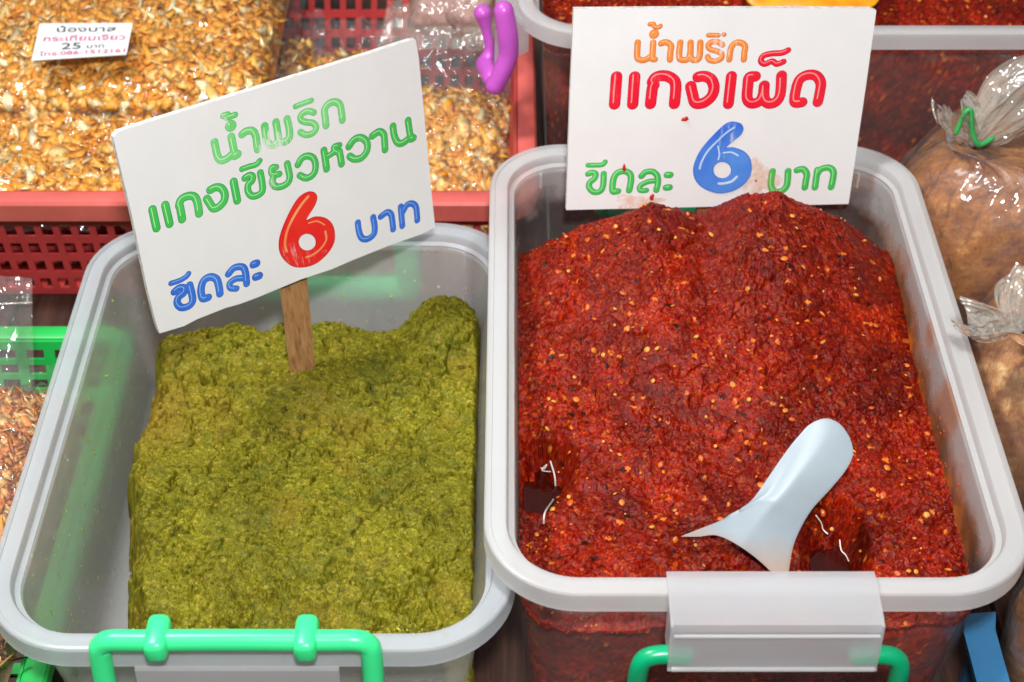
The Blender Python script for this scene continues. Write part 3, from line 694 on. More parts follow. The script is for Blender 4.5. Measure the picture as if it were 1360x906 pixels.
# ------------------------------------------------------------------ price signs
def solve_sign(c, Yref):
    r = [ray(*p) for p in c]       # TL TR BR BL
    A = np.stack([r[0], -r[1], r[2]], 1); t = np.linalg.solve(A, r[3])
    t = np.r_[t, 1.0]
    k = Yref/(r[3][1]*t[3]); return [CAMP+r[i]*t[i]*k for i in range(4)]
class Sign:
    def __init__(s, corners, Yref, outline, label, name='price_sign', th=.0034):
        TL, TR, BR, BL = solve_sign(corners, Yref)
        s.n = np.cross(TR-TL, BL-TL); s.n /= np.linalg.norm(s.n)
        if s.n[1] > 0: s.n = -s.n
        s.o = TL; s.ex = (TR-TL)/np.linalg.norm(TR-TL); s.ey = np.cross(s.n, s.ex); s.ey /= np.linalg.norm(s.ey)
        if s.ey[2] < 0: s.ey = -s.ey
        s.k = np.linalg.norm(TR-TL)/math.dist(corners[0], corners[1])
        s.root = empty(name, tuple(BL), label, 'price sign')
        pts = [s.hit(*p) for p in outline]; n = len(pts)
        V = pts+[p-s.n*th for p in pts]
        bm = bmesh.new(); vs = [bm.verts.new(Vector(v)) for v in V]
        f1 = bm.faces.new(vs[:n]); f2 = bm.faces.new(vs[n:][::-1])
        for i in range(n): bm.faces.new((vs[i], vs[(i+1) % n], vs[n+(i+1) % n], vs[n+i])).material_index = 1
        bmesh.ops.recalc_face_normals(bm, faces=bm.faces[:])
        me = bpy.data.meshes.new('board'); bm.to_mesh(me); bm.free(); me.materials.append(MAT['board']); me.materials.append(MAT['board_edge'])
        s.board = link('board', me, None, s.root); s.N = 0
    def hit(s, u, v):
        r = ray(u, v); t = np.dot(s.o-CAMP, s.n)/np.dot(r, s.n); return CAMP+r*t
    def stroke_geo(s, pts, w, h, lift, V, F, shift=(0, 0), trim=0):
        q = [s.hit(*p) for p in pts]
        q2 = [np.array([np.dot(p-s.o, s.ex), np.dot(p-s.o, s.ey)]) for p in q]
        c = catmull(q2, 7) if len(q2) > 2 else catmull(q2, 4)
        if trim: c = c[trim:-trim] if len(c) > 2*trim+2 else c
        c = [p+np.array(shift) for p in c]; m = len(c); K = 6; secs = []
        for i in range(m):
            t = c[min(i+1, m-1)]-c[max(i-1, 0)]; L = np.linalg.norm(t); t = t/(L+1e-12); secs.append((c[i], t, 1.0))
        full = [(secs[0][0]-secs[0][1]*w/2*math.sin(a), secs[0][1], math.cos(a)) for a in (1.5, 1.15, .8, .4)]+secs+[(secs[-1][0]+secs[-1][1]*w/2*math.sin(a), secs[-1][1], math.cos(a)) for a in (.4, .8, 1.15, 1.5)]
        b0 = len(V)
        for p, t, sc in full:
            mm = np.array([-t[1], t[0]])
            for j in range(K+1):
                a = math.pi*j/K; off = mm*(w/2*sc*math.cos(a)); z = lift+h*sc**.5*math.sin(a)**.7
                V.append(s.o+s.ex*(p[0]+off[0])+s.ey*(p[1]+off[1])+s.n*z)
        for i in range(len(full)-1):
            for j in range(K): F.append((b0+i*(K+1)+j, b0+i*(K+1)+j+1, b0+(i+1)*(K+1)+j+1, b0+(i+1)*(K+1)+j))
    def line(s, strokes, w, colour, crop):
        """strokes in zoomed pixels of one crop (origin, scale); each a list of points or (points, width)"""
        (ox, oy), sc = crop; V1, F1, V2, F2, V3, F3 = [], [], [], [], [], []
        for st in strokes:
            pts, ww = (st if isinstance(st, tuple) else (st, w))
            P_ = [(ox+a/sc, oy+b/sc) for a, b in pts]; W_ = ww/sc*s.k
            if len(P_) == 1: P_ = [P_[0], (P_[0][0]+.3, P_[0][1])]
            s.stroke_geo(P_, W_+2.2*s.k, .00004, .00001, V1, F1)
            s.stroke_geo(P_, W_+.5*s.k, .00007, .00003, V2, F2)
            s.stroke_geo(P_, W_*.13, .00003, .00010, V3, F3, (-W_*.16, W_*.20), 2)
        a, b, c = PR[colour]
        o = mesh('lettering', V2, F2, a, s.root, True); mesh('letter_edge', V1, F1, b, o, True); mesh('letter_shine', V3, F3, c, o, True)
    def six(s, outl, hole, colour, crop):
        (ox, oy), sc = crop
        def loc(a, b):
            p = s.hit(ox+a/sc, oy+b/sc)-s.o; return (float(np.dot(p, s.ex)), float(np.dot(p, s.ey)))
        def solid(grow, ext, bev, lift, mat, name, parent):
            cu = bpy.data.curves.new(name, 'CURVE'); cu.dimensions = '2D'; cu.fill_mode = 'FRONT'; cu.extrude = ext; cu.bevel_depth = bev; cu.bevel_resolution = 2; cu.offset = grow
            hc = [(hole[0]+hole[2]*math.cos(t), hole[1]+hole[3]*math.sin(t)) for t in np.linspace(0, 2*math.pi, 28, endpoint=False)]
            for ring in (catmull(outl, 4, True), hc):
                pts = [loc(*p) for p in ring]; sp = cu.splines.new('POLY'); sp.points.add(len(pts)-1)
                for q_, p in zip(sp.points, pts): q_.co = (p[0], p[1], 0, 1)
                sp.use_cyclic_u = True
            t = bpy.data.objects.new('tmp', cu); COL.objects.link(t); dg = bpy.context.evaluated_depsgraph_get()
            me = bpy.data.meshes.new_from_object(t.evaluated_get(dg)); bpy.data.objects.remove(t)
            M4 = Matrix.Identity(4)
            for i in range(3): M4[i][0], M4[i][1], M4[i][2], M4[i][3] = s.ex[i], s.ey[i], s.n[i], (s.o+s.n*lift)[i]
            me.transform(M4); me.name = name
            if np.linalg.det(np.array([[s.ex[i], s.ey[i], s.n[i]] for i in range(3)])) < 0: me.flip_normals()
            me.materials.clear(); return link(name, me, mat, parent)
        a, b, c = PR[colour]
        o = solid(-.0002, .0001, .0, .00022, a, 'numeral', s.root)
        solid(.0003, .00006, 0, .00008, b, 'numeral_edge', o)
        return o, c
    def shine(s, o, strokes, w, mat, crop):
        (ox, oy), sc = crop; V, F = [], []
        for st in strokes:
            pts, ww = (st if isinstance(st, tuple) else (st, w))
            s.stroke_geo([(ox+a/sc, oy+b/sc) for a, b in pts], ww/sc*s.k, .00003, .00033, V, F)
        mesh('numeral_shine', V, F, mat, o, True)
    def stick(s, u0, v0, u1, v1, wid, mat, extra, up):
        """flat wooden stake behind the board: from up inside the board down to the paste"""
        a = s.hit(u0, v0)-s.n*.0052; b = s.hit(u1, v1)-s.n*.0052; d = (b-a)/np.linalg.norm(b-a)
        a = a-d*up; b = b+d*extra; sd = np.cross(d, s.n); sd /= np.linalg.norm(sd)
        V = []; N = 10
        for k in range(N+1):
            f = k/N; p = a+(b-a)*f; ww = wid/2*(1-.10*f)+.0002*math.sin(k*2.1)
            for q_, e in ((1, .00), (1, -.0030), (-1, -.0030), (-1, .0)): V.append(p+sd*ww*q_+s.n*e)
        F = [(k*4+j, k*4+(j+1) % 4, (k+1)*4+(j+1) % 4, (k+1)*4+j) for k in range(N) for j in range(4)]+[(0, 1, 2, 3), tuple(N*4+j for j in (3, 2, 1, 0))]
        mesh('stake', V, F, mat, s.root)

# ---- left sign
A1 = ((270, 110), 7.55); A2 = ((190, 190), 7.55); A3 = ((300, 190), 7.55); A4 = ((340, 110), 7.55); B2 = ((360, 100), 4.53); B3 = ((180, 230), 4.118); B4 = ((360, 230), 4.53)
sl = Sign([(150, 176), (552, 52), (578, 303), (210, 443)], .668,
          [(152, 190), (151, 182), (157, 175), (200, 161), (300, 130), (420, 93), (500, 68), (546, 53), (552, 53), (556, 75), (566, 180), (574, 265), (578, 302), (560, 311), (520, 325), (470, 345), (440, 358), (400, 371), (340, 396), (318, 404), (300, 409), (262, 424), (245, 433), (212, 443), (208, 432), (196, 385), (175, 285)],
          'white tilted price sign with green lettering and a red 6')
sl.line([[(112, 595), (138, 720), (160, 765), (195, 778), (250, 752), (300, 705)], [(280, 540), (300, 640), (318, 722)], ([(318, 730), (342, 716)], 72), ([(198, 332), (243, 318)], 46), ([(230, 350), (280, 335), (318, 322)], 46), ([(273, 432)], 100),
         [(388, 518), (430, 488), (490, 482), (525, 530), (535, 600), (545, 668)], [(615, 435), (628, 540), (650, 605), (700, 625), (748, 590), (745, 500), (728, 395)], [(745, 510), (765, 580), (815, 592), (862, 550), (862, 460), (840, 365)]], 62, 'pale', A1)
sl.line([([(580, 300), (520, 285), (455, 320), (450, 370), (500, 395), (570, 405), (605, 450), (570, 505), (500, 522), (445, 495)], 50), ([(395, 238), (470, 208), (555, 178)], 40), [(702, 430), (694, 350), (688, 270), (730, 212), (790, 192), (840, 220), (858, 300), (866, 375)]], 60, 'pale', A4)
sl.line([[(94, 665), (135, 855)], [(222, 622), (266, 812)], [(392, 765), (372, 650), (362, 622), (385, 565), (450, 532), (515, 540), (545, 600), (562, 708)],
         [(640, 560), (672, 610), (705, 655), (760, 640), (812, 580), (818, 510), (785, 455), (730, 445), (672, 472)], [(908, 388), (945, 578)]], 66, 'green', A2)
sl.line([([(190, 352), (235, 325), (268, 338), (262, 378), (225, 418), (222, 480), (255, 528), (310, 528), (362, 490), (366, 420), (345, 298)], 56), ([(160, 262), (235, 236), (305, 215), (340, 178)], 42),
         ([(502, 245), (462, 250), (458, 300), (482, 318), (535, 312)], 52), ([(478, 345), (465, 385), (490, 432), (550, 438), (615, 405), (640, 350), (632, 290), (615, 208)], 56), ([(722, 218), (760, 155), (820, 130), (878, 155), (900, 230), (880, 310), (810, 352), (742, 325)], 56)], 58, 'green', A3)
sl.line([[(680, 678), (695, 770), (708, 865)], ([(708, 745), (760, 712), (800, 680)], 48), ([(835, 628), (785, 645), (790, 680), (832, 705)], 52), [(836, 690), (848, 750), (858, 815)]], 60, 'green', A4)
sl.line([[(468, 430), (500, 388), (540, 376), (575, 402), (578, 450), (548, 494), (505, 505), (474, 488)], [(608, 366), (650, 340), (678, 358), (683, 400), (686, 448)], [(733, 307), (742, 365), (762, 405), (792, 408), (830, 380)], [(824, 272), (832, 330), (842, 378)], ([(843, 383), (856, 378)], 40)], 37, 'green', B2)
sl.line([([(212, 650), (240, 628), (268, 630), (264, 655), (235, 680), (228, 710), (250, 735), (290, 728), (312, 700), (308, 660), (296, 612)], 33), ([(194, 603), (240, 588), (275, 568), (290, 550)], 22),
         [(398, 680), (368, 685), (358, 640), (372, 590), (408, 568), (442, 580), (455, 615), (462, 660)], ([(508, 552), (540, 518), (585, 514), (602, 545), (608, 605)], 32), ([(600, 575), (550, 578), (516, 602), (520, 628), (552, 632)], 28), ([(645, 500), (662, 494)], 38), ([(658, 568), (676, 562)], 38)], 35, 'blue', B3)
sl.line([[(522, 298), (530, 355), (548, 392), (582, 396), (618, 368), (624, 325), (614, 266)], [(660, 262), (698, 236), (722, 250), (730, 290), (735, 338)], [(780, 202), (785, 260), (790, 318)], [(792, 235), (818, 192), (850, 184), (872, 205), (878, 250), (880, 284)]], 33, 'blue', B4)
o, c = sl.six([(222, 114), (262, 120), (275, 150), (258, 200), (208, 283), (262, 264), (322, 270), (366, 308), (382, 370), (372, 430), (332, 490), (272, 540), (205, 563), (135, 560), (82, 522), (52, 470), (50, 400), (72, 325), (112, 235), (165, 150)], (217, 415, 54, 53), 'redsix', B4)
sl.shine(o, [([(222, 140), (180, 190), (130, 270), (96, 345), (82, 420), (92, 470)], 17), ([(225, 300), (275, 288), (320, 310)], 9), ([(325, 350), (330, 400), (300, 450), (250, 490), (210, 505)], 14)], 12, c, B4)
sl.stick(396, 372, 408, 482, .0176, MAT['stick'], .03, .05)

# ---- right sign
C5 = ((740, 0), 5.664); C6 = ((940, 0), 5.6625); C7 = ((740, 150), 6.04); C8 = ((920, 150), 5.667); D6 = ((900, 30), 10.067)
sr = Sign([(762, 12), (1164, 12), (1127, 272), (752, 279)], .783,
          [(762, 12), (900, 11), (1050, 11), (1156, 11.5), (1164, 14), (1150, 115), (1127, 271), (1040, 273), (930, 275), (840, 277), (752, 279), (757, 130)],
          'white upright price sign with red lettering and a blue 6')
sr.line([[(606, 320), (602, 425), (622, 450), (660, 451), (708, 425)], [(722, 320), (716, 440)], ([(718, 446), (734, 447)], 36), ([(697, 183), (725, 182), (730, 200), (762, 207), (776, 196)], 24), ([(728, 257)], 62),
         [(782, 328), (820, 318), (856, 345), (852, 390), (848, 450)], [(926, 320), (917, 425), (938, 451), (978, 448), (1000, 410), (1004, 320)], [(998, 410), (1018, 449), (1055, 450), (1072, 420), (1077, 320)]], 36, 'orange', C5)
sr.line([([(598, 302), (540, 262), (450, 262), (408, 310), (440, 358), (530, 385), (590, 425), (578, 485), (500, 517), (425, 500), (400, 455)], 56), ([(412, 170), (545, 171)], 44), ([(618, 162)], 44), [(690, 495), (702, 400), (718, 335), (770, 275), (850, 272), (900, 320), (892, 400), (885, 495)]], 64, 'orange', D6)
sr.line([[(447, 578), (432, 785)], [(583, 578), (568, 785)], [(702, 782), (716, 665), (728, 640), (718, 615), (750, 578), (820, 572), (878, 605), (892, 660), (882, 782)],
         [(1005, 650), (1018, 710), (1040, 775), (1100, 775), (1158, 730), (1180, 665), (1160, 602), (1110, 575), (1060, 580)]], 76, 'red', C5)
sr.line([[(178, 575), (155, 782)], [(358, 576), (312, 582), (302, 640), (297, 740), (330, 778), (385, 765), (415, 715), (425, 645)], [(424, 650), (425, 740), (455, 778), (510, 768), (545, 710), (555, 570)],
         ([(604, 378), (560, 398), (480, 404), (420, 420), (400, 458), (428, 482), (484, 462), (520, 482), (570, 464)], 36), ([(710, 770), (655, 768), (662, 680), (690, 600), (750, 565), (815, 572), (850, 625), (842, 700), (828, 768)], 72)], 74, 'red', C6)
sr.line([([(248, 490), (280, 478), (308, 490), (300, 525), (262, 560), (258, 600), (295, 636), (345, 628), (368, 585), (374, 487)], 38), ([(248, 420), (355, 417), (385, 393)], 30),
         ([(488, 628), (446, 628), (450, 540), (480, 485), (535, 468), (582, 488), (592, 540), (578, 622)], 42), ([(676, 508), (710, 476), (765, 472), (802, 505), (808, 560), (796, 620)], 40), ([(800, 545), (730, 552), (668, 585), (668, 622), (715, 622)], 34), ([(882, 498), (906, 498)], 46), ([(874, 600), (900, 598)], 46)], 40, 'green', C7)
sr.line([[(600, 440), (588, 540), (612, 590), (665, 590), (708, 545), (718, 438)], [(785, 432), (830, 424), (858, 460), (852, 510), (844, 562)], [(938, 430), (920, 562)], [(935, 465), (965, 425), (1020, 412), (1058, 440), (1055, 500), (1042, 560)]], 42, 'green', C8)
o, c = sr.six([(318, 70), (362, 84), (378, 120), (358, 165), (300, 212), (248, 262), (305, 262), (372, 285), (422, 330), (440, 400), (430, 470), (392, 528), (332, 572), (262, 597), (190, 602), (112, 580), (52, 542), (16, 490), (6, 430), (20, 365), (56, 290), (110, 220), (180, 145), (240, 90), (282, 70)], (222, 430, 70, 65), 'bluesix', C8)
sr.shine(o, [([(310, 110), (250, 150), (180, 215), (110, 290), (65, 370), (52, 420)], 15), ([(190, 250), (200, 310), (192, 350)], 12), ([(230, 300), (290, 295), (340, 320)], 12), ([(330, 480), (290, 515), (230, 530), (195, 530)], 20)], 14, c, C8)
sr.stick(950, 270, 948, 292, .021, MAT['stick_red'], .03, .05)
# flecks of paste that splashed on the board
def fleck(s, u, v, a, b, rot):
    V = [s.hit(u, v)+s.n*.0012]; n = 9
    for k in range(n):
        t = 2*math.pi*k/n; x = a*math.cos(t)*(1+.25*math.sin(3*t+u)); y = b*math.sin(t)
        V.append(s.hit(u+x*math.cos(rot)-y*math.sin(rot), v+x*math.sin(rot)+y*math.cos(rot))+s.n*.00006)
    mesh('paste_fleck', V, [(0, 1+k, 1+(k+1) % n) for k in range(n)], MAT['fleck'], s.root, True)
fleck(sr, 910, 158, 5.2, 3.2, -.3); fleck(sr, 829, 223, 2.4, 5.5, 0); fleck(sr, 1004, 240, 1.6, 2.0, 0); fleck(sr, 866, 262, 3, 5, .3)

q = M('oil_stain'); tpp = q.add('ShaderNodeBsdfTransparent'); mxx = q.add('ShaderNodeMixShader'); q.set(Roughness=.4); q.b.inputs['Base Color'].default_value = (.90, .42, .20, 1)
q.l.new(q.ramp(q.noise(160, 4, .7), [(.35, .02), (.7, .42)]), mxx.inputs[0]); q.l.new(tpp.outputs[0], mxx.inputs[1]); q.l.new(q.b.outputs[0], mxx.inputs[2]); q.l.new(mxx.outputs[0], q.out.inputs[0])
def stain(s, u, v, a, b, k, name='oil_stain'):
    V = [s.hit(u, v)+s.n*.00009]; n = 28
    for i in range(n):
        t = 2*math.pi*i/n; f = 1+.28*math.sin(3*t+k)+.14*math.sin(7*t+2*k); V.append(s.hit(u+a*f*math.cos(t), v+b*f*math.sin(t))+s.n*.00009)
    mesh(name, V, [(0, 1+i, 1+(i+1) % n) for i in range(n)], q.m, s.root)
stain(sr, 1010, 238, 22, 22, 1.0); stain(sr, 846, 268, 30, 9, 2.0)

# ------------------------------------------------------------------ baskets
def lattice(name, a, b, c, d, nx, nz, mat, parent, th=.0016, hole=.62, margin=(.02, .02), rows_top=.06):
    """wall plate with square holes between corners a (bottom left) b (bottom right) c (top right) d (top left)"""
    a, b, c, d = [np.array(v, float) for v in (a, b, c, d)]
    us = [0.0]; vs = [0.0]
    for k in range(nx):
        p = (1-hole)/2; us += [margin[0]+(1-2*margin[0])*(k+p)/nx, margin[0]+(1-2*margin[0])*(k+1-p)/nx]
    for k in range(nz):
        p = (1-hole)/2; vs += [margin[1]+(1-margin[1]-rows_top)*(k+p)/nz, margin[1]+(1-margin[1]-rows_top)*(k+1-p)/nz]
    us.append(1.0); vs.append(1.0); V = []; F = []; U, W_ = len(us), len(vs)
    for u in us:
        for v in vs: V.append((a*(1-u)+b*u)*(1-v)+(d*(1-u)+c*u)*v)
    for i in range(U-1):
        for j in range(W_-1):
            if i % 2 == 1 and j % 2 == 1: continue
            F.append((i*W_+j, (i+1)*W_+j, (i+1)*W_+j+1, i*W_+j+1))
    o = mesh(name, V, F, mat, parent); md = o.modifiers.new('thickness', 'SOLIDIFY'); md.thickness = th; md.offset = 0; return o
def basket(rect, z, inset, mat, rimmat, label, cat, nx, ny, nz, rimw=.014, lip=.012, zb=.002):
    x0, x1, y0, y1 = rect; B = empty('plastic_basket', ((x0+x1)/2, (y0+y1)/2, 0), label, cat)
    prof = [(0, z-lip), (-.0005, z-.003), (.001, z-.0008), (.004, z), (rimw-.003, z), (rimw-.0006, z-.001), (rimw, z-.004), (rimw-.0016, z-.0042), (rimw-.003, z-.0018), (.0025, z-.0018), (.0015, z-.004), (.0015, z-lip)]
    sweep('rim', rect, .022, prof, rimmat, B, closed=True, n=6)
    i = rimw+.001; t = z-.002; k = i+inset
    cb = [(x0+k, y0+k, zb), (x1-k, y0+k, zb), (x1-k, y1-k, zb), (x0+k, y1-k, zb)]; ct = [(x0+i, y0+i, t), (x1-i, y0+i, t), (x1-i, y1-i, t), (x0+i, y1-i, t)]
    for q_, n_ in ((0, nx), (1, ny), (2, nx), (3, ny)):
        r_ = (q_+1) % 4; lattice('lattice_wall', cb[q_], cb[r_], ct[r_], ct[q_], n_, nz, mat, B, rows_top=.10)
    lattice('lattice_floor', (x0+k, y0+k, zb), (x1-k, y0+k, zb), (x1-k, y1-k, zb), (x0+k, y1-k, zb), nx, ny, mat, B, rows_top=.02)
    return B
basket((-.56, .0165, .8440, 1.150), .100, .010, MAT['red_basket'], MAT['red_rim'], 'faded red plastic lattice basket holding the bags of fried garlic', 'basket', 42, 22, 5, rimw=.013, lip=.016)
basket((-.52, -.2430, .40, .785), .045, .004, MAT['green_basket'], MAT['green_basket'], 'bright green plastic basket at the left edge beside the green paste tub', 'basket', 13, 17, 3, rimw=.013, lip=.012)

# ------------------------------------------------------------------ bags of fried garlic
LENS = None
GARLIC = [(0, (.66, .17, .008)), (.15, (.84, .28, .014)), (.5, (.92, .40, .035)), (.8, (.94, .52, .09)), (.94, (.94, .68, .26)), (1, (.94, .80, .46))]
MAT['flake'] = attr_mat('fried_garlic_flake', .45, .1, .5, 700, .3)
def pouch(label, centre, ax, ay, wx, wy, hgt, n, filmmat, flap=(.01, .01, .01, .01), palette=GARLIC, seed=1, name='garlic_bag', fl=(.0010, .0074), inner='fried_garlic', cat='bag', power=4, flat=.35, aspect=1.45):
    """a lying bag: ax, ay the axes of its face; contents heaped under a crinkled film with flat welded flaps"""
    c = np.array(centre, float); ax = np.array(ax, float); ax /= np.linalg.norm(ax); ay = np.array(ay, float); ay -= ax*ax.dot(ay); ay /= np.linalg.norm(ay); az = np.cross(ax, ay)
    root = empty(name, tuple(c), label, cat)
    def H(u, v):
        b = np.clip(1-np.abs(u)**power, 0, 1)*np.clip(1-np.abs(v)**power, 0, 1)
        return hgt*b**.5*(1+.16*fbm(u+seed, v, 2.2, 3, seed))+.0015*fbm(u*wx, v*wy, 90, 3, seed+5)*np.minimum(1, b*4)
    def W3(u, v, h): return c+ax*(u*wx/2)[..., None]+ay*(v*wy/2)[..., None]+az*h[..., None]
    U, V = np.meshgrid(np.linspace(-1, 1, 60), np.linspace(-1, 1, 60), indexing='ij')
    h = H(U, V)-.003
    col = pal(np.clip(.35+.4*fbm(U*wx, V*wy, 200, 3, seed), 0, 1), palette)*.85
    core = fast_mesh(inner, W3(U*.985, V*.985, h).reshape(-1, 3), grid_faces(60, 60), MAT['flake'], root, True, col.reshape(-1, 3))
    u = RNG.uniform(-.97, .97, n); v = RNG.uniform(-.97, .97, n)
    hh = H(u, v)-.0015+RNG.uniform(-.0015, .0008, n); e = .02
    nx = -(H(u+e, v)-H(u-e, v))/(e*wx); ny = -(H(u, v+e)-H(u, v-e))/(e*wy)
    N = az[None]+ax[None]*nx[:, None]+ay[None]*ny[:, None]; N /= np.linalg.norm(N, axis=1)[:, None]
    flakes('flake_layer', W3(u, v, hh), N, fl[0], fl[1], palette, MAT['flake'], core, flat, aspect)
    # film
    l, r, d, t = flap; ul = 1+2*l/wx; ur = 1+2*r/wx; vd = 1+2*d/wy; vt = 1+2*t/wy
    U, V = np.meshgrid(np.linspace(-ul, ur, 130), np.linspace(-vd, vt, 130), indexing='ij')
    hf = H(np.clip(U, -1, 1), np.clip(V, -1, 1))+.0030
    out = np.maximum(np.maximum(np.abs(U)-1, np.abs(V)-1), 0)
    hf = hf+.0035*fbm(U*wx, V*wy, 30, 3, seed+20)*sstep(0, .05, out)*1.5
    fold = 1-np.abs(fbm(U*wx+V*wy*.3, V*wy*.5, 26, 3, seed+9)); hf = hf+.0045*sstep(.88, 1.0, fold)+.0008*fbm(U*wx, V*wy, 160, 2, seed+3)
    fast_mesh('film', W3(U, V, hf).reshape(-1, 3), grid_faces(130, 130), filmmat, root, True)
    return root
# two large bags lying at the left, two smaller ones behind the left sign
pouch('large clear bag of golden fried garlic with a printed white label, at top left', (-.320, 1.085, .104), (1, -.02, 0), (0, 1, .10), .300, .270, .028, 26000, MAT['film'], (.01, .012, .016, .01), seed=3)
pouch('clear bag of orange fried garlic against the front rim of the red basket', (-.315, .925, .070), (1, 0, 0), (0, 1, .22), .300, .105, .022, 9500, MAT['film'], (.01, .02, .008, .01), seed=5)
pouch('small bag of fried garlic behind the upper edge of the tilted left sign', (-.118, 1.015, .045), (1, .05, .02), (-.05, 1, .28), .096, .120, .030, 6500, MAT['film_soft'], (.012, .07, .01, .045), seed=8, power=2.6)
pouch('upright bag of fried garlic between the left sign and the basket side wall', (-.040, .955, .040), (1, 0, -.1), (.05, 1, .42), .078, .140, .024, 6500, MAT['film_soft'], (.03, .008, .01, .050), seed=9, power=3)
pouch('small bag of fried garlic wedged between the large labelled bag and the small one', (-.172, 1.010, .050), (1, 0, .2), (0, 1, .28), .045, .150, .024, 3000, MAT['film_soft'], (.01, .01, .01, .03), seed=12, power=3)
pouch('empty looking glossy bag top leaning at the back of the red basket', (-.045, 1.130, .085), (1, -.2, .1), (.15, 1, .5), .070, .055, .014, 60, MAT['film_white'], (.02, .012, .02, .02), palette=[(0, (.50, .16, .16)), (1, (.72, .42, .38))], seed=14)
# the printed label on the big bag
lz = .1368
lab = empty('paper_label', tuple(P(110, 55, lz)), 'small white paper label with four lines of Thai print on the big garlic bag', 'label')
lc = [P(53, 32, lz), P(176.5, 31.5, lz), P(168, 73, lz), P(42, 81, lz)]
V = lc+[p+np.array([0, 0, .0005]) for p in lc]
mesh('sheet', V, [(3, 2, 1, 0), (4, 5, 6, 7), (0, 1, 5, 4), (1, 2, 6, 5), (2, 3, 7, 6), (3, 0, 4, 7)], MAT['paper'], lab)
def text_on(body, px0, px1, hpx, mat, squash=1.0):
    a = P(*px0, lz+.0008); b = P(*px1, lz+.0008); cu = bpy.data.curves.new('print', 'FONT'); cu.body = body; cu.size = 1; cu.resolution_u = 3; cu.offset = .012
    t = bpy.data.objects.new('tmp', cu); COL.objects.link(t); dg = bpy.context.evaluated_depsgraph_get()
    me = bpy.data.meshes.new_from_object(t.evaluated_get(dg)); bpy.data.objects.remove(t)
    if not len(me.vertices): return
    xs = [v.co.x for v in me.vertices]; wd = max(xs)-min(xs); x0 = min(xs)
    ex = Vector(b-a)/wd; top = Vector(P(px0[0]+hpx*.14, px0[1]-hpx, lz+.0008)-a)
    for v in me.vertices:
        q_ = Vector(a)+ex*(v.co.x-x0)+top*v.co.y/.72; v.co = q_+Vector((0, 0, v.co.z))
    me.materials.clear(); link('print_line', me, mat, lab)
text_on('น้องบาส', (75, 42.5), (154, 41.5), 7, MAT['ink_grey'])
text_on('กระเทียมเจียว', (57, 55.0), (166, 52.5), 7, MAT['ink_pink'])
text_on('25', (81, 65.5), (107, 64.5), 8.5, MAT['ink_grey'])
text_on('บาท', (115, 64.0), (138, 63.0), 5, MAT['ink_grey'])
text_on('โทร.086-1512161', (52, 74.5), (166, 69.0), 5.2, MAT['ink_pink'])

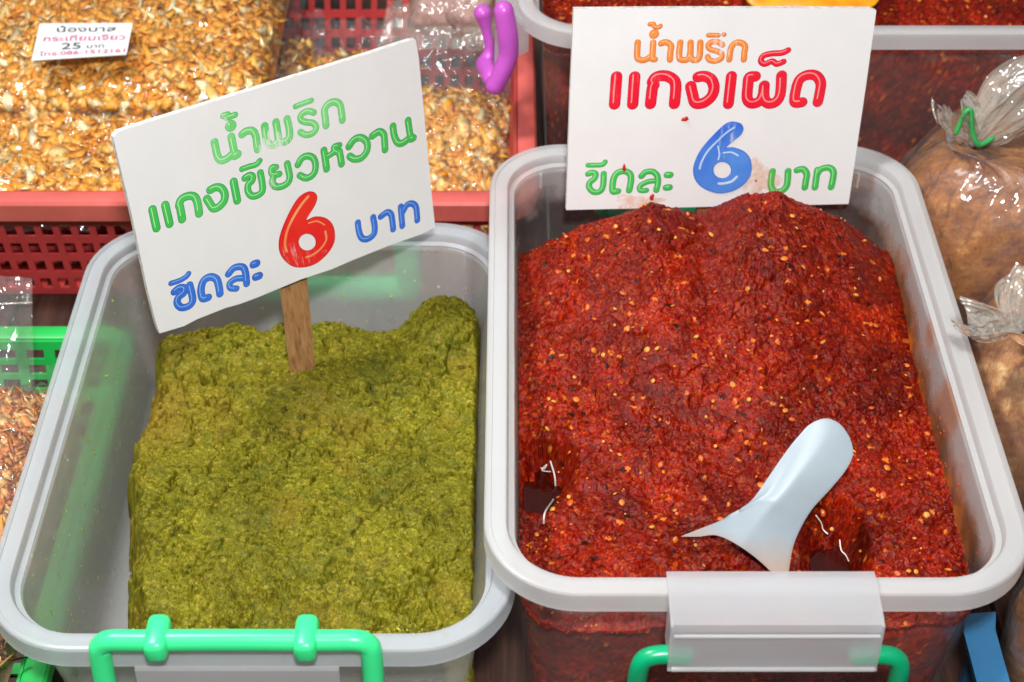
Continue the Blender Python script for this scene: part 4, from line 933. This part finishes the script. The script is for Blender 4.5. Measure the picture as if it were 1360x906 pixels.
# ------------------------------------------------------------------ tied bags on the right
def tied_bag(label, c, rx, ry, rz, neck, col, matbody, seed, band=None, ears=(1, 1), name='tied_bag', flak=None):
    c = np.array(c, float); neck = np.array(neck, float)
    root = empty(name, (c[0], c[1], 0), label, 'bag')
    def surf(nt, nph, grow, pleat, top):
        th = np.linspace(0, 2*np.pi, nt, endpoint=False); ph = np.linspace(0.0, 1.0, nph)
        T, Q = np.meshgrid(th, ph, indexing='ij')
        a = Q*np.pi*.5*1.98
        r = np.sin(a)**.6; zz = -np.cos(a); zz = np.where(zz < -.75, -.75+(zz+.75)*.15, zz)
        bl = sstep(.84, 1.0, Q)
        X = c[0]*(1-bl)+neck[0]*bl+(rx+grow)*r*np.cos(T)*(1-.35*bl); Y = c[1]*(1-bl)+neck[1]*bl+(ry+grow)*r*np.sin(T)*(1-.35*bl)
        Z = c[2]+(rz+grow)*zz*(1-bl)+bl*(neck[2]-c[2])
        f = fbm(T*3.0+Q*1.5, Q*2.4, 2.0, 3, seed); wob = 1+.05*fbm(np.cos(T)*2+5, np.sin(T)*2+Q*3, 1.3, 3, seed+2)+pleat*f*sstep(.55, .85, Q)
        X = c[0]*(1-bl)+neck[0]*bl+(X-(c[0]*(1-bl)+neck[0]*bl))*wob; Y = c[1]*(1-bl)+neck[1]*bl+(Y-(c[1]*(1-bl)+neck[1]*bl))*wob
        return np.stack([X, Y, Z], -1), T, Q
    G, T, Q = surf(160, 90, -.0015, .018, 1)
    C = pal(np.clip(.5+.55*fbm(G[..., 0], G[..., 2]+G[..., 1]*.7, 60, 4, seed+1)+.45*fbm(G[..., 0], G[..., 2]+G[..., 1]*.7, 420, 2, seed+3), 0, 1), col)
    fast_mesh('contents', G.reshape(-1, 3), grid_faces(160, 90, True), matbody, root, True, C.reshape(-1, 3))
    G, T, Q = surf(240, 130, .0015, .12, 1)
    fast_mesh('film', G.reshape(-1, 3), grid_faces(240, 130, True), MAT['film_soft'], root, True)
    # crumpled open end above the knot: pleated fans of film
    for k, (ang, ln, wd, lean) in enumerate(ears):
        n1, n2 = 60, 40; U, W_ = np.meshgrid(np.linspace(-1, 1, n1), np.linspace(0, 1, n2), indexing='ij')
        d = np.array([math.cos(ang), lean, math.sin(ang)]); d /= np.linalg.norm(d); sd = np.array([-math.sin(ang), 0, math.cos(ang)])
        fz = np.cross(d, sd)
        wdt = wd*(.16+W_**.8*(1-.22*W_))*(1-.4*W_**4)
        rag = ln*(1+.18*fbm(U*1.5, U*0+k, 1.5, 3, seed+30+k))
        fold = fbm(U*3.2, W_*.6+k, 1.6, 3, seed+40+k)
        pts = neck+d*(W_*rag)[..., None]+sd*(U*wdt)[..., None]+fz*(fold*.009*(.25+W_)+.008*np.cos(U*2.5)*W_)[..., None]
        fast_mesh('open_end', pts.reshape(-1, 3), grid_faces(n1, n2), MAT['film_white'], root, True)
        # inner layer of the same fan
        pts2 = pts+fz*(.004+.004*fbm(U*2, W_*2, 1.7, 2, seed+50)[..., None])
        fast_mesh('open_end', pts2.reshape(-1, 3), grid_faces(n1, n2), MAT['film_white'], root, True)
    if band: tube('rubber_band', band, .0016, MAT['band'], root, 8, 8)
    return root
MAT['brown_paste'] = attr_mat('brown_paste', .45, .1, .4, 500, .5, rr=(.3, .6))
BROWN = [(0, (.15, .038, .004)), (.4, (.29, .090, .009)), (.75, (.38, .135, .015)), (1, (.50, .24, .05))]
n1_ = PY(1291, 190, .815)
tied_bag('plump clear bag of brown paste tied with a green rubber band', (.338, .822, .080), .104, .078, .090, n1_, BROWN, MAT['brown_paste'], 3,
         band=[PY(1270, 176, .800), PY(1282, 150, .803), PY(1290, 148, .803), PY(1291, 172, .800), PY(1300, 192, .797), PY(1318, 184, .800)],
         ears=((math.radians(120), .034, .019, .0), (math.radians(50), .056, .034, .1)))
n2_ = PY(1352, 432, .630)
BROWN2 = [(0, (.20, .07, .015)), (.4, (.40, .16, .04)), (.75, (.55, .26, .07)), (1, (.78, .50, .22))]
tied_bag('clear knotted bag of light brown meal with a white crumpled top', (.319, .648, .088), .068, .088, .088, n2_, BROWN2, MAT['brown_paste'], 7,
         ears=((math.radians(165), .034, .014, -.1), (math.radians(80), .030, .026, .2)))
BROWN3 = [(0, (.18, .05, .01)), (.4, (.42, .15, .03)), (.75, (.58, .26, .06)), (1, (.75, .50, .25))]
tied_bag('clear bag of orange brown crumbs beside the blue tray edge', (.306, .508, .056), .051, .058, .060, (.330, .515, .135), BROWN3, MAT['brown_paste'], 9, ears=((math.radians(80), .03, .02, .1),))
# blue tray edge
tr = empty('blue_tray', (.245, .48, 0), 'blue plastic tray edge between the red paste tub and a bag', 'tray')
V = []; pr = [(.236, .062), (.252, .064), (.253, .055), (.248, .054), (.246, .004), (.243, .004), (.244, .056), (.237, .056)]
for y in (.40, .522, .534): V += [(x-.001+(.003 if y > .53 else 0), y, z) for x, z in pr]
m = len(pr); mesh('edge', V, [(k*m+j, k*m+(j+1) % m, (k+1)*m+(j+1) % m, (k+1)*m+j) for k in range(2) for j in range(m)]+[tuple(range(m))[::-1], tuple(2*m+j for j in range(m))], MAT['blue_tray'], tr)

# ------------------------------------------------------------------ bags in the green basket
SHRIMP = [(0, (.30, .06, .01)), (.3, (.60, .16, .02)), (.65, (.75, .30, .05)), (1, (.85, .60, .25))]
SHRED = [(0, (.10, .03, .008)), (.4, (.35, .12, .02)), (.8, (.60, .30, .07)), (1, (.75, .50, .2))]
pouch('clear bag of orange dried shrimp in the green basket', (-.330, .640, .045), (1, 0, .05), (0, 1, .05), .13, .13, .030, 2300, MAT['film_soft'], (.01, .005, .01, .03), palette=SHRIMP, seed=21, name='shrimp_bag', fl=(.002, .006), inner='dried_shrimp', flat=.3, aspect=2.2)
pouch('clear bag of brown shredded meat in the green basket', (-.325, .470, .045), (1, 0, .05), (0, 1, .0), .13, .14, .030, 2600, MAT['film_soft'], (.01, .002, .01, .01), palette=SHRED, seed=22, name='shredded_meat_bag', fl=(.0015, .006), inner='shredded_meat', flat=.25, aspect=3.2)
# tall empty top of a clear bag standing at the left edge
bt = empty('standing_bag', (-.34, .73, .05), 'tall clear bag with a sealed top standing at the green basket', 'bag')
n1, n2 = 60, 70; U, V = np.meshgrid(np.linspace(0, 1, n1), np.linspace(0, 1, n2), indexing='ij')
a0 = PY(-60, 560, .690); a1 = PY(46, 560, .690); a2 = PY(42, 372, .745); a3 = PY(-60, 360, .745)
for k, off in enumerate((.0, .012)):
    G = (a0[None, None]*(1-U)[..., None]+a1[None, None]*U[..., None])*(1-V)[..., None]+(a3[None, None]*(1-U)[..., None]+a2[None, None]*U[..., None])*V[..., None]
    bul = np.sin(np.pi*np.clip(U, 0, 1))*np.sin(np.pi*V)
    G[..., 1] += (-1 if k == 0 else 1)*(.012*bul)+.003*fbm(U*3, V*3, 1.6, 3, 70+k)
    fast_mesh('film', G.reshape(-1, 3), grid_faces(n1, n2), MAT['film_soft'], bt, True)
tube('seal_seam', [PY(-60, 405, .725), PY(-10, 404, .725), PY(42, 402, .725)], .0006, MAT['film_white'], bt, 6)

# orange scoop lying on the paste in the back tub
V = []; F = []
oc = catmull([(985, -14), (1000, 6), (1045, 14), (1100, 12), (1150, 10), (1168, -2), (1172, -20)], 4)
zt = .186
top = [P(u, v, zt+.0015*math.sin(i*.7)) for i, (u, v) in enumerate(oc)]; n = len(top)
far = [p+np.array([0, .035, .004]) for p in top]
V = top+far+[p-np.array([0, 0, .002]) for p in top]+[p-np.array([0, 0, .002]) for p in far]
F = [(i, i+1, n+i+1, n+i) for i in range(n-1)]+[(2*n+i, 3*n+i, 3*n+i+1, 2*n+i+1) for i in range(n-1)]+[(i, 2*n+i, 2*n+i+1, i+1) for i in range(n-1)]+[(n+i, n+i+1, 3*n+i+1, 3*n+i) for i in range(n-1)]
tag(mesh('orange_card', V, F, MAT['orange_sheet'], None, True), 'bright orange plastic piece lying on the paste in the back tub', 'card')
